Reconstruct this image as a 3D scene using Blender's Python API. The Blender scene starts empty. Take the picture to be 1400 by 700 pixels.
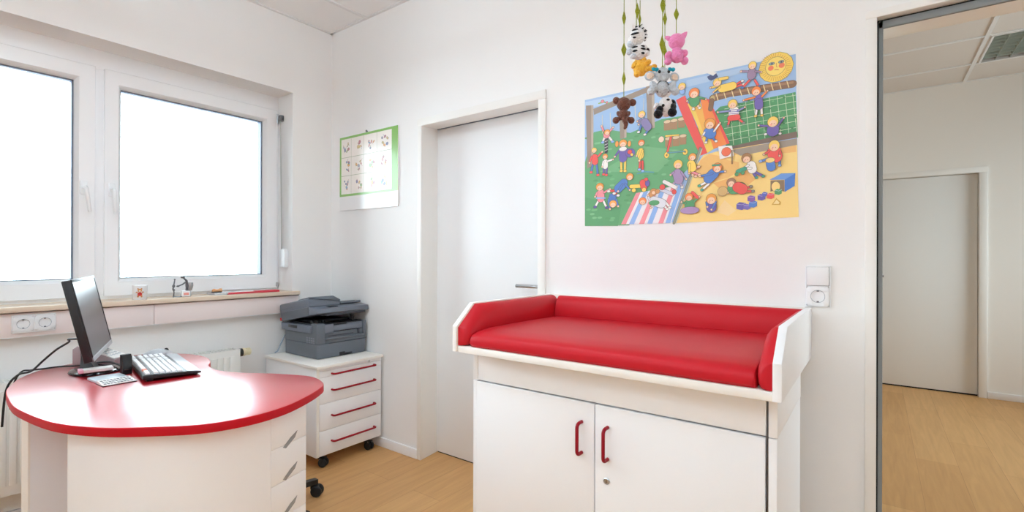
import bpy, bmesh, math, random
from mathutils import Vector, Matrix, Euler
random.seed(7)
S = bpy.context.scene
COL = S.collection
PI = math.pi

# ------------------------------------------------------------------ helpers
def lin(c):
    """'#rrggbb' or 0-255 triple -> linear rgb"""
    if isinstance(c, str):
        c = c.lstrip('#'); c = [int(c[i:i+2], 16) for i in (0, 2, 4)]
    out = []
    for v in c:
        v /= 255.0
        out.append(v/12.92 if v <= .04045 else ((v+.055)/1.055)**2.4)
    return tuple(out)

MATS = {}
def mat(name, c, rough=.5, metal=0., spec=.5, bump=0., bscale=60., coat=0., var=0., vscale=6., tex='noise', trans=0., sheen=0., crough=.08):
    if name in MATS: return MATS[name]
    m = bpy.data.materials.new(name); m.use_nodes = True
    N, L = m.node_tree.nodes, m.node_tree.links
    b = N['Principled BSDF']
    col = lin(c)
    b.inputs['Base Color'].default_value = (*col, 1)
    b.inputs['Roughness'].default_value = rough
    b.inputs['Metallic'].default_value = metal
    b.inputs['Specular IOR Level'].default_value = spec
    b.inputs['Coat Weight'].default_value = coat
    b.inputs['Coat Roughness'].default_value = crough
    b.inputs['Transmission Weight'].default_value = trans
    b.inputs['Sheen Weight'].default_value = sheen
    tc = N.new('ShaderNodeTexCoord')
    if var:
        n = N.new('ShaderNodeTexNoise'); n.inputs['Scale'].default_value = vscale; n.inputs['Detail'].default_value = 4
        L.new(tc.outputs['Object'], n.inputs['Vector'])
        mx = N.new('ShaderNodeMix'); mx.data_type = 'RGBA'
        mx.inputs[6].default_value = (*[v*(1-var) for v in col], 1)
        mx.inputs[7].default_value = (*[min(1, v*(1+var)) for v in col], 1)
        L.new(n.outputs['Fac'], mx.inputs[0]); L.new(mx.outputs[2], b.inputs['Base Color'])
    if bump:
        if tex == 'noise':
            n = N.new('ShaderNodeTexNoise'); n.inputs['Scale'].default_value = bscale; n.inputs['Detail'].default_value = 3
            o = n.outputs['Fac']
        else:
            n = N.new('ShaderNodeTexVoronoi'); n.inputs['Scale'].default_value = bscale
            o = n.outputs['Distance']
        L.new(tc.outputs['Object'], n.inputs['Vector'])
        bp = N.new('ShaderNodeBump'); bp.inputs['Strength'].default_value = bump; bp.inputs['Distance'].default_value = .004
        L.new(o, bp.inputs['Height']); L.new(bp.outputs['Normal'], b.inputs['Normal'])
    MATS[name] = m
    return m

class MB:
    def __init__(s): s.bm = bmesh.new()
    def _idx(s, verts, i):
        if i:
            for f in {f for v in verts for f in v.link_faces}: f.material_index = i
    def box(s, x0, x1, y0, y1, z0, z1, bev=0., seg=2, i=0, M=None):
        m = Matrix.Translation(((x0+x1)/2, (y0+y1)/2, (z0+z1)/2)) @ Matrix.Diagonal((abs(x1-x0), abs(y1-y0), abs(z1-z0), 1))
        vs = bmesh.ops.create_cube(s.bm, size=1, matrix=m)['verts']
        s._idx(vs, i)
        if bev: vs = s._bev(vs, bev, seg)
        if M is not None: bmesh.ops.transform(s.bm, matrix=M, verts=vs)
        return s
    def _bev(s, vs, bev, seg, edges=None):
        es = edges or list({e for v in vs for e in v.link_edges})
        allv = set(vs)
        r = bmesh.ops.bevel(s.bm, geom=es, offset=bev, segments=seg, affect='EDGES', profile=.5, clamp_overlap=True)
        return list({v for v in allv if v.is_valid} | set(r['verts']))
    def prism(s, poly, a0, a1, axis='z', bev=0., seg=2, i=0, M=None):
        """poly of 2d points extruded between a0 and a1 along axis"""
        def P(p, a):
            return {'z': (p[0], p[1], a), 'y': (p[0], a, p[1]), 'x': (a, p[0], p[1])}[axis]
        lo = [s.bm.verts.new(P(p, a0)) for p in poly]; hi = [s.bm.verts.new(P(p, a1)) for p in poly]
        n = len(poly)
        fs = [s.bm.faces.new(lo[::-1]), s.bm.faces.new(hi)]
        for k in range(n): fs.append(s.bm.faces.new((lo[k], lo[(k+1) % n], hi[(k+1) % n], hi[k])))
        for f in fs: f.material_index = i
        bmesh.ops.recalc_face_normals(s.bm, faces=fs)
        vs = lo+hi
        if bev:
            es = [e for f in fs[:2] for e in f.edges]
            vs = s._bev(vs, bev, seg, es)
        if M is not None: bmesh.ops.transform(s.bm, matrix=M, verts=vs)
        return s
    def loft(s, rings, i=0, cap=True, M=None, closed=True):
        R = [[s.bm.verts.new(p) for p in r] for r in rings]
        n = len(R[0]); fs = []
        for a, b in zip(R, R[1:]):
            for k in range(n if closed else n-1):
                fs.append(s.bm.faces.new((a[k], a[(k+1) % n], b[(k+1) % n], b[k])))
        if cap: fs.append(s.bm.faces.new(R[0][::-1])); fs.append(s.bm.faces.new(R[-1]))
        for f in fs: f.material_index = i
        bmesh.ops.recalc_face_normals(s.bm, faces=fs)
        if M is not None: bmesh.ops.transform(s.bm, matrix=M, verts=[v for r in R for v in r])
        return s
    def tube(s, pts, r, seg=10, i=0, M=None, ends=None):
        pts = [Vector(p) for p in pts]; n = len(pts)
        rr = r if isinstance(r, (list, tuple)) else [r]*n
        rings = []; up = None
        for k, p in enumerate(pts):
            t = (pts[min(k+1, n-1)]-pts[max(k-1, 0)]).normalized()
            if up is None:
                up = Vector((0, 0, 1)) if abs(t.z) < .9 else Vector((1, 0, 0))
            u = (up - t*up.dot(t)).normalized(); v = t.cross(u); up = u
            rings.append([p+(u*math.cos(2*PI*q/seg)+v*math.sin(2*PI*q/seg))*rr[k] for q in range(seg)])
        return s.loft(rings, i=i, M=M)
    def lathe(s, prof, c=(0, 0, 0), seg=28, i=0, M=None):
        """profile [(r, z)] about z"""
        rings = [[(c[0]+max(r, 1e-5)*math.cos(2*PI*q/seg), c[1]+max(r, 1e-5)*math.sin(2*PI*q/seg), c[2]+z) for q in range(seg)] for r, z in prof]
        return s.loft(rings, i=i, M=M)
    def ball(s, c, r, i=0, M=None, seg=20, rings=12, rot=None):
        r = r if isinstance(r, (list, tuple)) else (r, r, r)
        m = Matrix.Translation(c)
        if rot: m = m @ Euler(rot).to_matrix().to_4x4()
        m = m @ Matrix.Diagonal((*r, 1))
        if M is not None: m = M @ m
        vs = bmesh.ops.create_uvsphere(s.bm, u_segments=seg, v_segments=rings, radius=1, matrix=m)['verts']
        s._idx(vs, i)
        return s

ORG = {}
def empty(name, loc, rz=0.):
    o = bpy.data.objects.new(name, None); COL.objects.link(o)
    o.location = loc; o.rotation_euler = (0, 0, rz); o.empty_display_size = .05
    ORG[o] = Vector(loc)
    return o
def tag(o, label=None, cat=None, group=None, kind=None):
    if label: o['label'] = label
    if cat: o['category'] = cat
    if group: o['group'] = group
    if kind: o['kind'] = kind
    return o
def thing(name, label, cat, loc, rz=0., group=None):
    return tag(empty(name, loc, rz), label, cat, group)
def obj(name, mb, mats, parent=None, smooth=True, local=False, org=None, label=None):
    """link what an MB collected as ONE mesh object (points in world space unless local)"""
    me = bpy.data.meshes.new(name)
    if parent is not None and not local: d = ORG[parent]
    elif org is not None: d = Vector(org)
    else: d = Vector((0, 0, 0))
    if d.length: bmesh.ops.translate(mb.bm, vec=-d, verts=mb.bm.verts)
    mb.bm.to_mesh(me); mb.bm.free()
    for m in (mats if isinstance(mats, (list, tuple)) else [mats]): me.materials.append(m)
    o = bpy.data.objects.new(name, me); COL.objects.link(o)
    if parent is not None:
        o.parent = parent; ORG[o] = ORG[parent]
    else:
        if org is not None: o.location = org
        ORG[o] = Vector(org) if org is not None else Vector((0, 0, 0))
    if smooth:
        me.shade_smooth()
        try: me.set_sharp_from_angle(angle=math.radians(38))
        except Exception: pass
    if label: o['label'] = label
    return o
def struct(name, mb, mats, parent=None, smooth=True):
    o = obj(name, mb, mats, parent, smooth)
    if parent is None: o['kind'] = 'structure'
    return o
def copy_tree(o, parent=None):
    c = o.copy(); COL.objects.link(c)
    if parent: c.parent = parent
    for ch in list(o.children): copy_tree(ch, c)
    return c
def spline(pts, n=8, closed=True):
    out = []; N = len(pts)
    for k in range(N if closed else N-1):
        if closed: p = [Vector(pts[(k+j-1) % N]) for j in range(4)]
        else: p = [Vector(pts[min(max(k+j-1, 0), N-1)]) for j in range(4)]
        for q in range(n):
            t = q/n
            out.append(.5*((2*p[1])+(p[2]-p[0])*t+(2*p[0]-5*p[1]+4*p[2]-p[3])*t*t+(3*p[1]-p[0]-3*p[2]+p[3])*t**3))
    if not closed: out.append(Vector(pts[-1]))
    return out
def arc_handle(a, b, out, r, bend=.012, n=5):
    """points of a U-shaped pull from a to b standing off along 'out'"""
    a, b, out = Vector(a), Vector(b), Vector(out); u = (b-a).normalized(); L = out.length; o = out.normalized()
    P = [a]
    for k in range(n+1):
        t = k/n*PI/2; P.append(a+o*(L-bend)+o*bend*math.sin(t)+u*bend*(1-math.cos(t)))
    for k in range(n+1):
        t = k/n*PI/2; P.append(b+o*(L-bend)+o*bend*math.cos(t)-u*bend*(1-math.sin(t)))
    P.append(b)
    return P

# ------------------------------------------------------------------ materials
M_wall = mat('wall_paint', (242, 241, 240), .85, spec=.25, bump=.12, bscale=220)
M_wallh = mat('hall_paint', (242, 239, 234), .85, spec=.25, bump=.12, bscale=220)
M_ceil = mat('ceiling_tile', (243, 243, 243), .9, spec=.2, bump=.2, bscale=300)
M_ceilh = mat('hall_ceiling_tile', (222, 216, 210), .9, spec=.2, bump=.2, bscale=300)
M_tbar = mat('ceiling_bar', (232, 232, 232), .6)
M_frame = mat('door_frame_lacquer', (240, 238, 234), .45)
M_leaf = mat('door_leaf_laminate', (242, 243, 245), .4)
M_leaf2 = mat('hall_door_laminate', (236, 236, 234), .45)
M_pvc = mat('window_pvc', (244, 245, 247), .25)
M_seal = mat('window_gasket', (110, 120, 135), .6)
M_gasket = mat('rubber_gasket', (128, 132, 134), .6)
M_dark = mat('dark_gap', (28, 28, 30), .8)
M_sill = mat('sill_laminate', (226, 206, 184), .4)
M_duct = mat('cable_duct_plastic', (242, 230, 228), .45)
M_white = mat('cabinet_white', (243, 243, 245), .42)
M_edge = mat('cabinet_edge_cream', (243, 239, 233), .5)
M_cplast = mat('switch_plastic', (238, 240, 242), .3)
M_red = mat('desk_red_laminate', (190, 20, 34), .3, spec=.6, coat=1., crough=.26)
M_rededge = mat('desk_red_edge', (188, 14, 32), .45, spec=.2)
M_vinyl = mat('red_vinyl', (190, 26, 38), .42, spec=.2, bump=.06, bscale=420, var=.04, vscale=3)
M_handle = mat('red_handle_plastic', (146, 10, 32), .4, spec=.25)
M_chrome = mat('brushed_metal', (190, 192, 196), .28, metal=1.)
M_steel = mat('dark_steel', (120, 122, 126), .35, metal=1.)
M_black = mat('black_plastic', (26, 27, 30), .35)
M_blackg = mat('black_gloss', (14, 15, 18), .12)
M_rubber = mat('black_rubber', (32, 32, 34), .6)
M_print = mat('printer_grey', (98, 104, 113), .42, bump=.03, bscale=500)
M_printd = mat('printer_dark_grey', (58, 62, 70), .5)
M_printl = mat('printer_lid_grey', (108, 114, 126), .38)
M_rad = mat('radiator_enamel', (238, 238, 234), .3)
M_valve = mat('valve_cream', (232, 222, 190), .4)
M_paper = mat('paper_white', (244, 242, 240), .7)
M_pink = mat('paper_pink', (246, 186, 206), .7)
M_silver = mat('silver_plastic', (196, 200, 206), .3)
M_key = mat('key_white', (240, 240, 242), .45)
M_orange = mat('key_orange', (240, 120, 80), .5)
M_mauve = mat('phone_mauve', (176, 160, 164), .5)
M_cable = mat('black_cable', (20, 20, 22), .5)
M_ceramic = mat('mug_ceramic', (240, 240, 242), .15)
M_tan = mat('bear_tan', (206, 150, 96), .6)
M_redp = mat('print_red', (214, 60, 56), .5)
M_wood = mat('stamp_wood', (222, 160, 110), .4)
M_book = mat('book_red', (206, 62, 74), .5)
M_louv = mat('louvre_aluminium', (176, 186, 178), .35, metal=.8)
M_strap = mat('strap_fabric', (196, 196, 192), .8)

def floor_mat():
    m = bpy.data.materials.new('oak_floor'); m.use_nodes = True
    N, L = m.node_tree.nodes, m.node_tree.links; b = N['Principled BSDF']
    tc = N.new('ShaderNodeTexCoord')
    mp = N.new('ShaderNodeMapping'); mp.inputs['Rotation'].default_value = (0, 0, PI/2)
    L.new(tc.outputs['Object'], mp.inputs['Vector'])
    br = N.new('ShaderNodeTexBrick'); br.offset = .37; br.inputs['Scale'].default_value = 1
    br.inputs['Brick Width'].default_value = 1.28; br.inputs['Row Height'].default_value = .192
    br.inputs['Mortar Size'].default_value = .0012; br.inputs['Mortar Smooth'].default_value = .3
    br.inputs['Color1'].default_value = (*lin((214, 167, 112)), 1); br.inputs['Color2'].default_value = (*lin((202, 154, 100)), 1)
    br.inputs['Mortar'].default_value = (*lin((182, 136, 88)), 1)
    L.new(mp.outputs['Vector'], br.inputs['Vector'])
    m2 = N.new('ShaderNodeMapping'); m2.inputs['Scale'].default_value = (16, 1.2, 1)
    L.new(tc.outputs['Object'], m2.inputs['Vector'])
    n = N.new('ShaderNodeTexNoise'); n.inputs['Scale'].default_value = 2.2; n.inputs['Detail'].default_value = 8; n.inputs['Distortion'].default_value = .8
    L.new(m2.outputs['Vector'], n.inputs['Vector'])
    rp = N.new('ShaderNodeValToRGB'); rp.color_ramp.elements[0].position = .3; rp.color_ramp.elements[1].position = .72
    rp.color_ramp.elements[0].color = (.88, .86, .83, 1); rp.color_ramp.elements[1].color = (1.03, 1.03, 1.02, 1)
    L.new(n.outputs['Fac'], rp.inputs['Fac'])
    mx = N.new('ShaderNodeMix'); mx.data_type = 'RGBA'; mx.blend_type = 'MULTIPLY'; mx.inputs[0].default_value = 1
    L.new(br.outputs['Color'], mx.inputs[6]); L.new(rp.outputs['Color'], mx.inputs[7])
    L.new(mx.outputs[2], b.inputs['Base Color'])
    b.inputs['Roughness'].default_value = .5; b.inputs['Specular IOR Level'].default_value = .3
    bp = N.new('ShaderNodeBump'); bp.inputs['Strength'].default_value = .05; L.new(n.outputs['Fac'], bp.inputs['Height']); L.new(bp.outputs['Normal'], b.inputs['Normal'])
    return m
M_floor = floor_mat()

def art_mat(name, rough, coat):
    m = bpy.data.materials.new(name); m.use_nodes = True
    N, L = m.node_tree.nodes, m.node_tree.links; b = N['Principled BSDF']
    a = N.new('ShaderNodeVertexColor'); a.layer_name = 'ink'
    L.new(a.outputs['Color'], b.inputs['Base Color'])
    b.inputs['Roughness'].default_value = rough; b.inputs['Coat Weight'].default_value = coat; b.inputs['Coat Roughness'].default_value = .32
    return m
def glass_mat():
    m = bpy.data.materials.new('window_glass'); m.use_nodes = True
    N, L = m.node_tree.nodes, m.node_tree.links
    N.remove(N['Principled BSDF'])
    t = N.new('ShaderNodeBsdfTransparent'); t.inputs['Color'].default_value = (.97, .98, .98, 1)
    g = N.new('ShaderNodeBsdfGlossy'); g.inputs['Roughness'].default_value = .02
    f = N.new('ShaderNodeFresnel'); f.inputs['IOR'].default_value = 1.45
    mx = N.new('ShaderNodeMixShader'); L.new(f.outputs['Fac'], mx.inputs[0]); L.new(t.outputs[0], mx.inputs[1]); L.new(g.outputs[0], mx.inputs[2])
    L.new(mx.outputs[0], N['Material Output'].inputs['Surface'])
    return m
M_glass = glass_mat()

# flat drawings printed on a sheet: thin ink layers, one mesh
def ink_mesh(prims, x0, y, z0, step=4e-6):
    """prims in millimetres on the sheet (u right, v up); the sheet faces -y"""
    vs, fs, cs = [], [], []
    n = [0]
    def add(pts, c):
        n[0] += 1; d = y-n[0]*step; b = len(vs)
        area = sum(pts[k][0]*pts[(k+1) % len(pts)][1]-pts[(k+1) % len(pts)][0]*pts[k][1] for k in range(len(pts)))
        if area < 0: pts = pts[::-1]
        vs.extend((x0+u/1000, d, z0+v/1000) for u, v in pts); fs.append(list(range(b, b+len(pts)))); cs.append(c)
    INK = lin((96, 76, 70))
    def ell(cx, cy, rx, ry, rot=0):
        k = 14; ca, sa = math.cos(rot), math.sin(rot)
        return [(cx+rx*math.cos(2*PI*q/k)*ca-ry*math.sin(2*PI*q/k)*sa, cy+rx*math.cos(2*PI*q/k)*sa+ry*math.sin(2*PI*q/k)*ca) for q in range(k)]
    def seg(a, b, w):
        dx, dy = b[0]-a[0], b[1]-a[1]; l = math.hypot(dx, dy) or 1; nx, ny = -dy/l*w, dx/l*w
        return [(a[0]+nx, a[1]+ny), (b[0]+nx, b[1]+ny), (b[0]-nx, b[1]-ny), (a[0]-nx, a[1]-ny)]
    for t, c, d in prims:
        c = tuple(v*.95+.03 for v in lin(c))
        if t == 'p': add([(d[k], d[k+1]) for k in range(0, len(d), 2)], c)
        elif t == 'e':
            cx, cy, rx, ry, rot, ink = d
            if ink: add(ell(cx, cy, rx+1.1, ry+1.1, rot), INK)
            add(ell(cx, cy, rx, ry, rot), c)
        else:
            w, ink = d[0]/2, d[1]; P = [(d[k], d[k+1]) for k in range(2, len(d), 2)]
            if ink and w > 1.5:
                for a, b in zip(P, P[1:]): add(seg(a, b, w+1.1), INK)
                for p in P: add(ell(*p, w+1.1, w+1.1), INK)
            for a, b in zip(P, P[1:]): add(seg(a, b, w), c)
            if w > 1.5:
                for p in P: add(ell(*p, w, w), c)
    me = bpy.data.meshes.new('ink'); me.from_pydata(vs, [], fs)
    at = me.color_attributes.new('ink', 'FLOAT_COLOR', 'CORNER')
    k = 0
    for f, c in zip(fs, cs):
        for _ in f: at.data[k].color = (*c, 1); k += 1
    return me
def mesh_obj(name, me, m, parent):
    me.transform(Matrix.Translation(-ORG[parent])); me.materials.append(m); me.name = name
    o = bpy.data.objects.new(name, me); COL.objects.link(o); o.parent = parent; ORG[o] = ORG[parent]
    return o

SKY, FILL_LAMP, EXPO = 10.8, 14, -0.05
POSTER = [
[0, 157, 191, 230, 0, 581, 851, 590, 862, 2, 2, -1],
[0, 184, 210, 238, 1, 572, 279, 573, 279, 550, 1, 540],
[0, 180, 205, 234, 463, 576, 705, 582, 705, 561, 463, 548],
[0, 98, 168, 111, 2, -1, 1, 293, 46, 426, 111, 429, 223, 397, 324, 425, 362, 435, 456, 434, 525, 358, 517, 260, 480, 223, 217, -5],
[0, 116, 180, 124, 76, 242, 282, 331, 438, 296, 347, 215],
[0, 88, 160, 104, 2, 131, 183, 87, 166, -6, 2, -1],
[0, 79, 154, 96, 559, 417, 594, 446, 737, 448, 851, 453, 859, 288, 635, 277, 567, 338],
[0, 70, 140, 88, 594, 320, 856, 331, 859, 294, 621, 282],
[0, 251, 216, 132, 415, -3, 491, 210, 531, 264, 621, 279, 762, 280, 856, 283, 862, 2],
[0, 244, 192, 112, 519, 245, 553, 266, 593, 253, 623, 233, 663, 221, 663, 187, 624, 165, 568, 154, 500, 182],
[0, 242, 181, 102, 568, 149, 648, 168, 687, 185, 720, 151, 692, 128, 599, 119],
[0, 249, 218, 156, 579, 35, 611, 79, 653, 37, 624, 17],
[0, 243, 189, 112, 638, 253, 686, 273, 719, 253, 687, 247],
[0, 243, 189, 112, 738, 256, 774, 274, 853, 264, 853, 237, 810, 237],
[0, 122, 100, 88, 624, 284, 856, 311, 856, 288, 639, 274],
[0, 160, 148, 132, 629, 271, 856, 286, 856, 262, 668, 245],
[2, 207, 224, 192, 1.7, 0, 629, 450, 643, 290],
[2, 207, 224, 192, 1.7, 0, 657, 450, 671, 293],
[2, 207, 224, 192, 1.7, 0, 685, 450, 699, 295],
[2, 207, 224, 192, 1.6, 0, 712, 450, 726, 298],
[2, 207, 224, 192, 1.6, 0, 739, 450, 752, 300],
[2, 207, 224, 192, 1.6, 0, 766, 450, 779, 302],
[2, 207, 224, 192, 1.6, 0, 792, 450, 804, 305],
[2, 207, 224, 192, 1.6, 0, 817, 450, 830, 307],
[2, 207, 224, 192, 1.6, 0, 842, 450, 855, 309],
[2, 207, 224, 192, 1.7, 0, 609, 434, 854, 442],
[2, 207, 224, 192, 1.7, 0, 609, 409, 854, 419],
[2, 207, 224, 192, 1.7, 0, 609, 383, 854, 395],
[2, 207, 224, 192, 1.7, 0, 609, 358, 855, 372],
[2, 207, 224, 192, 1.7, 0, 609, 333, 855, 348],
[2, 207, 224, 192, 1.7, 0, 609, 307, 855, 325],
[1, 63, 132, 80, 672.7, 439.5, 4.9, 3.1, 0, 0],
[1, 92, 168, 104, 731.1, 435.9, 4.7, 3.1, 0, 0],
[1, 92, 168, 104, 713, 323.1, 4.7, 3.1, 0, 0],
[1, 63, 132, 80, 669.4, 379.1, 4.9, 3.1, 0, 0],
[1, 63, 132, 80, 800.6, 330.4, 4.5, 3, 0, 0],
[1, 108, 180, 120, 667.7, 324.4, 4.9, 3.1, 0, 0],
[1, 92, 168, 104, 806.7, 333.5, 4.4, 3, 0, 0],
[1, 108, 180, 120, 655.3, 414.9, 4.9, 3.1, 0, 0],
[1, 63, 132, 80, 840.9, 325, 4.3, 2.9, 0, 0],
[1, 108, 180, 120, 636, 371.8, 5, 3.1, 0, 0],
[1, 92, 168, 104, 709.5, 416, 4.8, 3.1, 0, 0],
[1, 108, 180, 120, 729.8, 436.1, 4.7, 3.1, 0, 0],
[1, 63, 132, 80, 814, 439.3, 4.5, 3, 0, 0],
[1, 108, 180, 120, 753.2, 325.7, 4.6, 3, 0, 0],
[1, 63, 132, 80, 662.8, 395.4, 4.9, 3.1, 0, 0],
[1, 63, 132, 80, 719.8, 427.2, 4.7, 3.1, 0, 0],
[1, 92, 168, 104, 678.7, 341.9, 4.8, 3.1, 0, 0],
[1, 63, 132, 80, 625.8, 369.6, 5, 3.2, 0, 0],
[1, 108, 180, 120, 740.6, 358.6, 4.6, 3, 0, 0],
[1, 92, 168, 104, 699, 312.9, 4.8, 3.1, 0, 0],
[1, 108, 180, 120, 631, 328.4, 5, 3.2, 0, 0],
[1, 63, 132, 80, 767, 407.3, 4.6, 3, 0, 0],
[1, 108, 180, 120, 721.1, 368.1, 4.7, 3.1, 0, 0],
[1, 92, 168, 104, 750, 322.9, 4.6, 3, 0, 0],
[1, 63, 132, 80, 814, 345.4, 4.4, 3, 0, 0],
[1, 92, 168, 104, 797.3, 359, 4.5, 3, 0, 0],
[1, 63, 132, 80, 644.9, 324.7, 4.9, 3.1, 0, 0],
[1, 108, 180, 120, 726.3, 442.9, 4.7, 3.1, 0, 0],
[1, 63, 132, 80, 635.1, 321, 5, 3.1, 0, 0],
[1, 92, 168, 104, 790.5, 313.1, 4.5, 3, 0, 0],
[1, 92, 168, 104, 693.9, 407.2, 4.8, 3.1, 0, 0],
[1, 108, 180, 120, 799.5, 386.4, 4.5, 3, 0, 0],
[1, 108, 180, 120, 777.8, 433.2, 4.6, 3, 0, 0],
[1, 92, 168, 104, 661.9, 392.6, 4.9, 3.1, 0, 0],
[1, 92, 168, 104, 676.3, 369.9, 4.8, 3.1, 0, 0],
[1, 92, 168, 104, 695.8, 450.4, 4.8, 3.1, 0, 0],
[1, 63, 132, 80, 725.5, 398.6, 4.7, 3.1, 0, 0],
[1, 63, 132, 80, 848.8, 361.2, 4.3, 2.9, 0, 0],
[1, 92, 168, 104, 845.4, 381, 4.3, 2.9, 0, 0],
[1, 108, 180, 120, 642.5, 448.2, 5, 3.1, 0, 0],
[1, 112, 182, 122, 97.4, 147.9, 12, 4.9, 0, 0],
[1, 124, 188, 132, 299.6, 181.3, 10.8, 4.6, 0, 0],
[1, 112, 182, 122, 136.7, 20.6, 11.8, 4.8, 0, 0],
[1, 86, 156, 98, 396.4, 264.1, 10.2, 4.5, 0, 0],
[1, 112, 182, 122, 318.8, 307.2, 10.7, 4.6, 0, 0],
[1, 112, 182, 122, 132.5, 248.6, 11.8, 4.9, 0, 0],
[1, 124, 188, 132, 121.6, 236.9, 11.9, 4.9, 0, 0],
[1, 86, 156, 98, 251.2, 378.9, 11.2, 4.7, 0, 0],
[1, 112, 182, 122, 138.2, 203.4, 11.8, 4.8, 0, 0],
[1, 86, 156, 98, 214.5, 296.8, 11.3, 4.7, 0, 0],
[1, 124, 188, 132, 39.6, 52.2, 12.4, 5, 0, 0],
[1, 124, 188, 132, 71.8, 192, 12.2, 4.9, 0, 0],
[1, 124, 188, 132, 320.5, 89.3, 10.6, 4.6, 0, 0],
[1, 86, 156, 98, 33.4, 268, 12.5, 5, 0, 0],
[1, 112, 182, 122, 118.2, 69.6, 11.9, 4.9, 0, 0],
[1, 124, 188, 132, 177.7, 149.6, 11.5, 4.8, 0, 0],
[1, 112, 182, 122, 167.3, 241.5, 11.6, 4.8, 0, 0],
[1, 86, 156, 98, 320.7, 127.9, 10.6, 4.6, 0, 0],
[1, 86, 156, 98, 178.3, 251, 11.6, 4.8, 0, 0],
[1, 124, 188, 132, 51.2, 34.6, 12.3, 5, 0, 0],
[1, 124, 188, 132, 325.9, 363.6, 10.7, 4.6, 0, 0],
[1, 124, 188, 132, 77.7, 34.4, 12.1, 4.9, 0, 0],
[1, 86, 156, 98, 334.7, 208.2, 10.6, 4.6, 0, 0],
[1, 112, 182, 122, 360.2, 37, 10.4, 4.6, 0, 0],
[1, 112, 182, 122, 381.1, 295.5, 10.3, 4.5, 0, 0],
[1, 112, 182, 122, 20.2, 73.8, 12.5, 5, 0, 0],
[1, 86, 156, 98, 205.3, 104.5, 11.3, 4.8, 0, 0],
[1, 124, 188, 132, 414.4, 294.8, 10.1, 4.5, 0, 0],
[1, 124, 188, 132, 300.7, 80.3, 10.8, 4.6, 0, 0],
[1, 124, 188, 132, 371.1, 202.1, 10.4, 4.5, 0, 0],
[1, 124, 188, 132, 224.6, 364.8, 11.3, 4.7, 0, 0],
[1, 86, 156, 98, 294.3, 203.1, 10.8, 4.6, 0, 0],
[1, 86, 156, 98, 299.9, 332.3, 10.8, 4.6, 0, 0],
[1, 112, 182, 122, 53.7, 71, 12.3, 5, 0, 0],
[1, 112, 182, 122, 158.7, 270.5, 11.7, 4.8, 0, 0],
[1, 86, 156, 98, 56, 203.8, 12.3, 5, 0, 0],
[1, 86, 156, 98, 115.7, 29.6, 11.9, 4.9, 0, 0],
[1, 86, 156, 98, 128.7, 219.5, 11.9, 4.9, 0, 0],
[1, 124, 188, 132, 60.5, 373.2, 12.3, 4.9, 0, 0],
[1, 86, 156, 98, 381.4, 239.4, 10.3, 4.5, 0, 0],
[1, 86, 156, 98, 214.5, 126.1, 11.3, 4.7, 0, 0],
[1, 112, 182, 122, 47.4, 70.4, 12.3, 5, 0, 0],
[1, 86, 156, 98, 313.3, 38.4, 10.7, 4.6, 0, 0],
[1, 112, 182, 122, 217.6, 92.9, 11.3, 4.7, 0, 0],
[1, 124, 188, 132, 193.4, 337, 11.5, 4.8, 0, 0],
[1, 86, 156, 98, 87.7, 220.3, 12.1, 4.9, 0, 0],
[1, 112, 182, 122, 141.2, 29.6, 11.7, 4.8, 0, 0],
[1, 86, 156, 98, 343.9, 375.4, 10.6, 4.6, 0, 0],
[1, 124, 188, 132, 73.3, 372.9, 12.3, 4.9, 0, 0],
[1, 124, 188, 132, 297.2, 188.9, 10.8, 4.6, 0, 0],
[1, 86, 156, 98, 134.8, 78.9, 11.8, 4.9, 0, 0],
[1, 124, 188, 132, 126.2, 338.8, 11.9, 4.9, 0, 0],
[1, 86, 156, 98, 13.3, 404.1, 12.7, 5, 0, 0],
[1, 124, 188, 132, 272.5, 48.1, 10.9, 4.7, 0, 0],
[1, 86, 156, 98, 163.4, 69.6, 11.6, 4.8, 0, 0],
[1, 112, 182, 122, 302.3, 219.6, 10.8, 4.6, 0, 0],
[1, 124, 188, 132, 137.5, 175.8, 11.8, 4.8, 0, 0],
[0, 154, 136, 120, 5, 555, 44, 550, 45, 278, 14, 262],
[0, 184, 168, 152, 33, 551, 44, 550, 45, 278, 34, 273],
[0, 154, 136, 120, 44, 533, 303, 583, 317, 563, 47, 505],
[0, 154, 136, 120, 293, 584, 326, 585, 329, 405, 301, 398],
[0, 184, 168, 152, 318, 584, 329, 584, 332, 404, 320, 402],
[0, 154, 136, 120, 170, 537, 205, 540, 205, 380, 175, 376],
[0, 184, 168, 152, 194, 540, 205, 540, 205, 380, 195, 378],
[2, 232, 220, 192, 2.5, 0, 88, 498, 90, 414],
[2, 232, 220, 192, 2.4, 0, 127, 500, 130, 420],
[2, 232, 220, 192, 2.4, 0, 242, 533, 247, 450],
[2, 232, 220, 192, 2.3, 0, 284, 537, 279, 445],
[2, 138, 176, 96, 5.7, 0, 71, 553, 96, 555, 120, 545],
[1, 240, 144, 152, 89.4, 558.6, 7.6, 6.8, 0, 1],
[1, 240, 144, 152, 111, 550.1, 5, 4.5, 0, 1],
[0, 168, 128, 88, 370, 421, 400, 419, 399, 383, 371, 385],
[1, 224, 200, 160, 384.9, 420.1, 15, 6.8, 0, 1],
[0, 168, 128, 88, 399, 421, 428, 419, 427, 383, 400, 385],
[1, 224, 200, 160, 413.2, 420.1, 14.7, 6.7, 0, 1],
[0, 168, 128, 88, 429, 423, 458, 421, 457, 385, 430, 387],
[1, 224, 200, 160, 443.3, 421.9, 14.5, 6.7, 0, 1],
[0, 168, 128, 88, 376, 350, 406, 348, 405, 312, 377, 314],
[1, 224, 200, 160, 390.8, 349.1, 14.9, 6.8, 0, 1],
[0, 168, 128, 88, 407, 350, 436, 348, 435, 313, 408, 314],
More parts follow.
